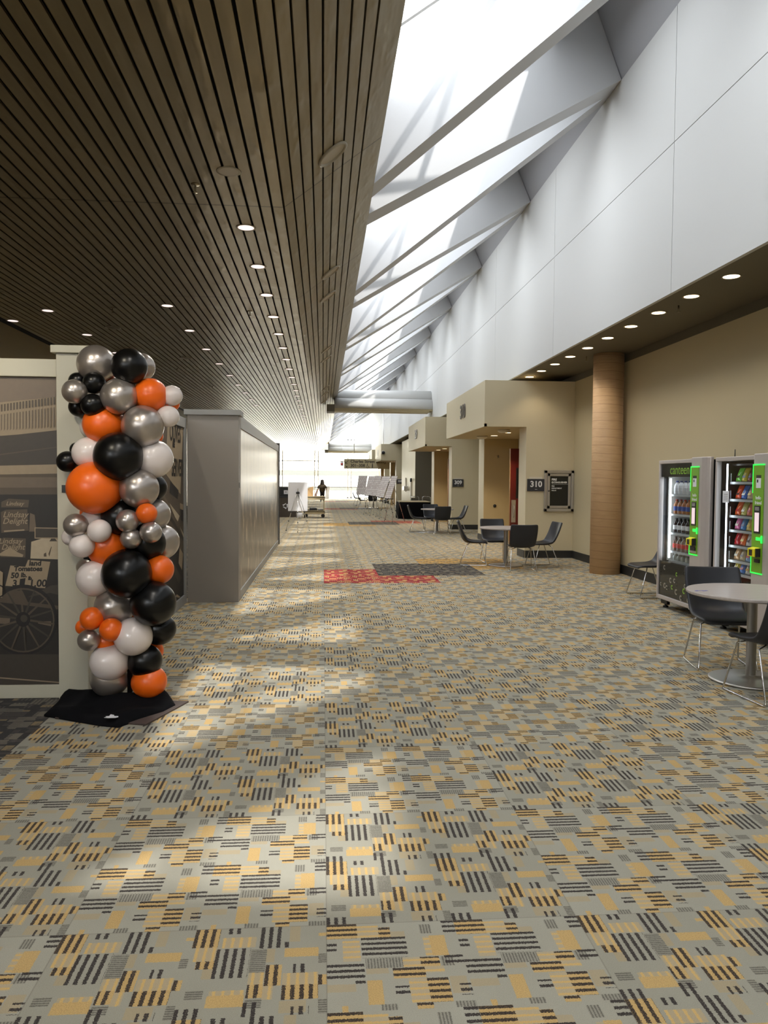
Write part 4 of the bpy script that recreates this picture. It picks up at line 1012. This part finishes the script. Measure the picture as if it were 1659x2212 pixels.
# ------------------------------------------------------------------ black-draped table and chrome chairs behind it
tb = thing('draped_table', 'table under a floor-length black cloth beyond table 309', 'table', (3.97, 33.4, 0))
prof = [(-.72, -.7), (-.35, -.98), (.2, -1.02), (.6, -.9), (.66, -.3), (.66, .9), (-.6, 1.0), (-.75, .3)]
bnd = []
for i in range(len(prof)):
    a, b_ = Vector(prof[i]+(0,)), Vector(prof[(i+1) % len(prof)]+(0,))
    for k in range(8): bnd.append(a+(b_-a)*k/8)
rs = []
for z, f in ((.005, 1.04), (.25, 1.03), (.5, 1.015), (.69, 1.0), (.715, .985)):
    rs.append([(3.97+p.x*(f+.012*math.sin(i*2.1)*(1-z/.72)), 33.4+p.y*(f+.012*math.sin(i*2.1)*(1-z/.72)), z) for i, p in enumerate(bnd)])
MB('blackcloth').rings(rs, False, True).build('cloth_skirt', tb)
MB('cart').prism([(3.97+p[0]*.97, 33.4+p[1]*.97, .718) for p in prof], (0, 0, .022)).build('tabletop', tb)
for (px, lb) in ((4.25, 'chrome framed stacking chair behind the black table, at the corner of the cream wall block'), (4.80, 'chrome framed stacking chair behind the black table, against the dark end wall')):
    y = 35.3
    t = thing('stacking_chair', lb, 'chair', (px, y, 0), 0, 'chrome chairs behind the black table')
    f_ = MB('chrome').tube([(px-.2, y+.2, .0), (px-.2, y+.12, .45), (px-.19, y+.22, .86), (px-.12, y+.23, .90), (px+.12, y+.23, .90), (px+.19, y+.22, .86), (px+.2, y+.12, .45), (px+.2, y+.2, 0)], .014)
    f_.tube([(px-.2, y-.22, 0), (px-.2, y-.2, .44), (px-.2, y+.12, .45)], .013); f_.tube([(px+.2, y-.22, 0), (px+.2, y-.2, .44), (px+.2, y+.12, .45)], .013)
    f_.build('frame', t); MB('leather').box(px-.2, px+.2, y-.22, y+.16, .44, .48).build('seat', t, .01); MB('darktaupe').box(px-.17, px+.17, y+.2, y+.23, .62, .84).build('backrest', t, .01)
# drinking-water station on the wall block (X = 4.40)
t = thing('water_fountain', 'pair of white wall drinking fountains on the cream block beyond room 309', 'drinking fountain', (4.4, 39.6, 0))
for (y, z0, z1) in ((38.1, .85, 1.75), (40.6, 1.05, 1.78)):
    MB('device').box(4.33, 4.395, y-.12, y+.12, z0, z1).build('back_plate', t)
MB('steel').box(4.12, 4.34, 39.1, 39.8, 1.12, 1.35).build('basin', t, .02)
MB('black').lathe([(.001, -.09), (.09, -.08), (.1, 0)], (4.34, 37.6, 1.66), 16, axis='X').build('sensor', t)

# ------------------------------------------------------------------ cart, bins, person, far board, signs
cx0, cy0 = -.36, 33.6
cart = thing('utility_cart', 'beige plastic utility cart with a lower shelf and black wheels', 'cart', (cx0, cy0, 0))
for z in (.86, .24):
    c_ = MB('cart').box(cx0-.46, cx0+.44, cy0-.3, cy0+.3, z, z+.04); 
    for q in ((-.46, .44, -.3, -.27), (-.46, .44, .27, .3), (-.46, -.43, -.3, .3), (.41, .44, -.3, .3)): c_.box(cx0+q[0], cx0+q[1], cy0+q[2], cy0+q[3], z-.08, z+.07)
    c_.build('tray', cart, .005)
for sx in (-.42, .40):
    for sy in (-.26, .26): MB('cart').box(cx0+sx-.025, cx0+sx+.025, cy0+sy-.03, cy0+sy+.03, .28, .86).build('post', cart)
for sx in (-.38, .36):
    for sy in (-.24, .24):
        w_ = MB('black').lathe([(.03, -.022), (.075, -.022), (.08, 0), (.075, .022), (.03, .022)], (cx0+sx, cy0+sy, .08), 16, axis='Y').box(cx0+sx-.02, cx0+sx+.02, cy0+sy-.03, cy0+sy+.03, .08, .17); w_.build('caster', cart)
tag(MB('black').prism([(cx0-.22, cy0-.2, .28), (cx0+.10, cy0-.22, .28), (cx0+.10, cy0+.05, .28), (cx0-.22, cy0+.06, .28)], (0, 0, .15)).build('black_bag', None, .03), 'black bag on the lower shelf of the cart', 'bag')
tag(MB('black').box(cx0+.14, cx0+.38, cy0-.2, cy0+.1, .28, .36).build('black_case', None, .015), 'flat black case at the right end of the cart shelf', 'case')
tag(MB('cardboard').prism([(cx0-.34, cy0-.1, .90), (cx0-.06, cy0-.16, .90), (cx0-.06, cy0-.13, 1.36), (cx0-.34, cy0-.04, 1.25)], (0, .05, 0)).build('cardboard_panel'), 'tan cardboard panel standing on the cart top', 'panel')
tag(MB('brownboard').prism([(cx0-.02, cy0-.05, .90), (cx0+.09, cy0-.05, .90), (cx0+.13, cy0+.1, 1.22), (cx0+.10, cy0+.1, 1.24), (cx0+.04, cy0, 1.12)], (0, .05, 0)).build('brown_board'), 'brown board leaning on the cart top beside the cardboard', 'board')
# recycling bin unit
bn = thing('recycling_bin', 'tall brown recycling bin unit behind the white poster easel', 'bin', (-1.7, 33.9, 0))
MB('trash').box(-2.1, -1.15, 33.7, 34.3, 0, .86).build('body', bn, .01)
MB('black').box(-2.1, -1.15, 34.05, 34.3, .86, 1.30).box(-2.12, -1.13, 33.68, 34.32, .84, .88).build('hood', bn, .01)
MB('paper').box(-1.72, -1.54, 34.04, 34.05, 1.0, 1.17).cur('ink').box(-1.65, -1.61, 34.035, 34.04, 1.07, 1.11).build('notice', bn)
rc = MB('paper')
for k in range(3):
    a = PI/2+k*2*PI/3
    for (r0_, a0, a1) in ((.10, a-.2, a+1.1),):
        pts = [(r0_+.025, a0), (r0_+.025, a1), (r0_-.025, a1), (r0_-.025, a0)]
        rc.quad(*[(-1.63+r*math.cos(t_), 33.698, .49+r*math.sin(t_)) for r, t_ in pts])
    rc.quad(*[(-1.63+r*math.cos(t_), 33.698, .49+r*math.sin(t_)) for r, t_ in ((.15, a+1.1), (.10, a+1.6), (.05, a+1.1))])
rc.build('recycling_mark', bn)
tag(MB('paper').lathe([(.10, 0), (.13, .02), (.14, .2), (.12, .22)], (-1.0, 33.0, 0), 20).build('white_tub'), 'white tub on the carpet under the white poster board', 'tub')
# person near the far window, seen from behind
PXc, PYc = -.06, 57.3
per = thing('person', 'person with long dark hair in an olive poncho top standing beyond the cart', 'person', (PXc, PYc, 0))
V = []; E_ = []; R_ = []
def add(p, r, par=None):
    V.append(p); R_.append(r)
    if par is not None: E_.append((par, len(V)-1))
    return len(V)-1
pel = add((0, 0, .84), .125); sp1 = add((0, .0, 1.0), .115, pel); sp2 = add((0, .0, 1.18), .13, sp1); nk = add((0, 0, 1.33), .055, sp2); hd1 = add((0, -.005, 1.43), .075, nk); hd2 = add((0, -.01, 1.53), .07, hd1)
for sx in (-1, 1):
    hp = add((sx*.085, 0, .78), .095, pel); kn = add((sx*.09, -.015, .44), .058, hp); an = add((sx*.09, .02, .075), .038, kn); add((sx*.10, -.13, .035), .03, an)
    sh = add((sx*.165, 0, 1.25), .055, sp2); el = add((sx*.27, .01, 1.03), .042, sh); wr = add((sx*.30, -.16, .93), .028, el); pm = add((sx*.30, -.21, .91), .026, wr)
    for k in range(4): f1 = add((sx*(.275+.016*k), -.255-.006*(k in (1, 2)), .895), .009, pm); add((sx*(.275+.016*k), -.285, .87), .008, f1)
    add((sx*.265, -.225, .895), .009, pm)
me = bpy.data.meshes.new('body'); me.from_pydata(V, E_, []); body = bpy.data.objects.new('body', me); COL.objects.link(body); body.parent = per
body.modifiers.new('skin', 'SKIN'); me.materials.append(M['skin'])
for i, r in enumerate(R_): me.skin_vertices[0].data[i].radius = (r, r)
me.skin_vertices[0].data[0].use_root = True
ss = body.modifiers.new('smooth', 'SUBSURF'); ss.levels = 1; ss.render_levels = 2
sh_ = MB('shirt').lathe([(.06, 1.36), (.12, 1.32), (.22, 1.26), (.29, 1.14), (.33, 1.02), (.30, 1.0), (.20, 1.02), (.19, .8), (.18, .72), (.17, .72)], (0, 0, 0), 28, 1.12, .62); sh_.build('poncho_top', per, world=False)
for sx in (-1, 1): MB('trouser').tube([(sx*.075, 0, .82), (sx*.09, -.012, .45), (sx*.09, .02, .09)], .115, 14, .06).build('trouser_leg', per, world=False); MB('black').ball((sx*.10, -.06, .045), .05, 12, 8, (1, 2.2, .9)).build('shoe', per, world=False)
MB('hair').lathe([(.03, 1.66), (.08, 1.65), (.12, 1.60), (.135, 1.53), (.145, 1.45), (.165, 1.36), (.17, 1.27), (.10, 1.2)], (0, .0, 0), 24, 1.0, .9).build('hair', per, world=False)
tag(MB('paper').prism([(.14, 66.2, .003), (.48, 66.2, .003), (.60, 66.0, 1.08), (.26, 66.0, 1.08)], (0, .012, 0)).build('blank_board'), 'pale blank board standing on the floor right of the person', 'board')
# hanging wayfinding sign and red-heart notice
a, b_ = atY(743, 991, 50), atY(793, 1012.8, 50)
hs = thing('hanging_sign', 'long beige hanging direction sign for Charles Street lobby', 'sign', (2.5, 50, 2.4))
MB('signcream').box(a.x, 4.3, 49.95, 50.1, b_.z, a.z).build('panel', hs)
hz = a.z-b_.z
tx = MB('ink').text('Charles Street Lobby', .27, facing('front', (a.x+.42, 49.945, a.z-.17)), .006, .002, align='LEFT').text('301–308', .27, facing('front', (a.x+.42, 49.945, a.z-.44)), .006, .002, align='LEFT')
ax, az = a.x+.17, a.z-.2
tx.tube([(ax+.12, 49.945, az+.1), (ax-.08, 49.945, az-.08)], .016, 6).tube([(ax-.09, 49.945, az+.05), (ax-.09, 49.945, az-.09), (ax+.06, 49.945, az-.09)], .016, 6)
tx.box(a.x+.14, a.x+.22, 49.945, 49.95, b_.z+.08, b_.z+.16)
wx, wz = a.x+1.52, a.z-.47
tx.ball((wx, 49.945, wz+.13), .03, 8, 6).tube([(wx, 49.945, wz+.1), (wx, 49.945, wz), (wx+.09, 49.945, wz), (wx+.13, 49.945, wz-.1)], .014, 6)
tx.tube([(wx+.07*math.cos(t_), 49.945, wz-.03+.08*math.sin(t_)) for t_ in [PI*.6+k*PI*1.3/8 for k in range(9)]], .012, 6)
tx.box(wx+.30, wx+.36, 49.944, 49.95, wz-.1, wz+.1); tx.lathe([(.035, -.002), (.035, .002)], (wx+.33, 49.945, wz+.14), 10, axis='Y'); tx.build('lettering', hs)
for X_ in (2.0, 3.9): MB('alu').tube([(X_, 50.02, a.z), (X_, 50.02, 6.3)], .02).build('hanger', hs)
ad = thing('defibrillator_sign', 'small white sign with a red heart left of the hanging sign', 'sign', (1.2, 50.3, 2.55))
a2, b2 = atY(735, 996, 50.3), atY(742, 1006.5, 50.3)
MB('paper').box(a2.x, b2.x, 50.28, 50.3, b2.z, a2.z).build('panel', ad)
hx, hz_ = (a2.x+b2.x)/2, (a2.z+b2.z)/2-.04
ht = MB('redink'); pts = []
for k in range(24):
    t_ = 2*PI*k/24; pts.append((hx+.0052*16*math.sin(t_)**3, 50.278, hz_+.0052*(13*math.cos(t_)-5*math.cos(2*t_)-2*math.cos(3*t_)-math.cos(4*t_))))
ht.quad(*pts); ht.build('heart', ad); MB('ink').text('AED', .075, facing('front', (hx, 50.277, a2.z-.05)), .002).build('lettering', ad)
MB('alu').tube([(hx, 50.29, a2.z), (hx, 50.29, 3.95)], .012).build('hanger', ad)
for (y, x0_, x1_) in ():
    pass

# ------------------------------------------------------------------ light
su = bpy.data.lights.new('sun', 'SUN'); so = bpy.data.objects.new('sun', su); COL.objects.link(so)
so.rotation_euler = Vector((-.33, .66, -1)).to_track_quat('-Z', 'Y').to_euler()
su.energy = SUN; su.angle = math.radians(1.6); su.color = (1, .97, .92)
w = bpy.data.worlds.new('sky'); S.world = w; w.use_nodes = True
nt = w.node_tree; bg = nt.nodes['Background']; bg.inputs[0].default_value = (.90, .95, 1.0, 1); bg.inputs[1].default_value = SKY
def portal(name, c, size, d):
    l = bpy.data.lights.new(name, 'AREA'); l.shape = 'RECTANGLE'; l.size, l.size_y = size; l.cycles.is_portal = True
    o = bpy.data.objects.new(name, l); COL.objects.link(o); o.location = c; o.rotation_euler = Vector(d).to_track_quat('-Z', 'Y').to_euler(); return o
dn = Vector((AZ-GZ, 0, -(AX-GX))).normalized(); o = portal('skylight_portal', ((GX+AX)/2, (Y0+Y1)/2, (GZ+AZ)/2+.03), (Y1-Y0, 3.1), dn)
yv = Vector((0, 1, 0)); zv = -dn; xv = yv; yy2 = zv.cross(xv)
o.rotation_mode = 'QUATERNION'; o.rotation_quaternion = Matrix((xv, yy2, zv)).transposed().to_quaternion()
portal('window_portal', (-1.3, 69.0, 3.7), (13.8, 7.6), (0, -1, 0))

S.view_settings.view_transform = 'Standard'; S.view_settings.look = 'None'; S.view_settings.gamma = 1; S.view_settings.use_curve_mapping = False
S.view_settings.exposure = EXPO
S.cycles.use_denoising = True; S.cycles.adaptive_threshold = .025; S.cycles.max_bounces = 9; S.cycles.diffuse_bounces = 5; S.cycles.glossy_bounces = 5; S.cycles.transparent_max_bounces = 16
S.cycles.sample_clamp_indirect = 6; S.cycles.caustics_reflective = False; S.cycles.caustics_refractive = False
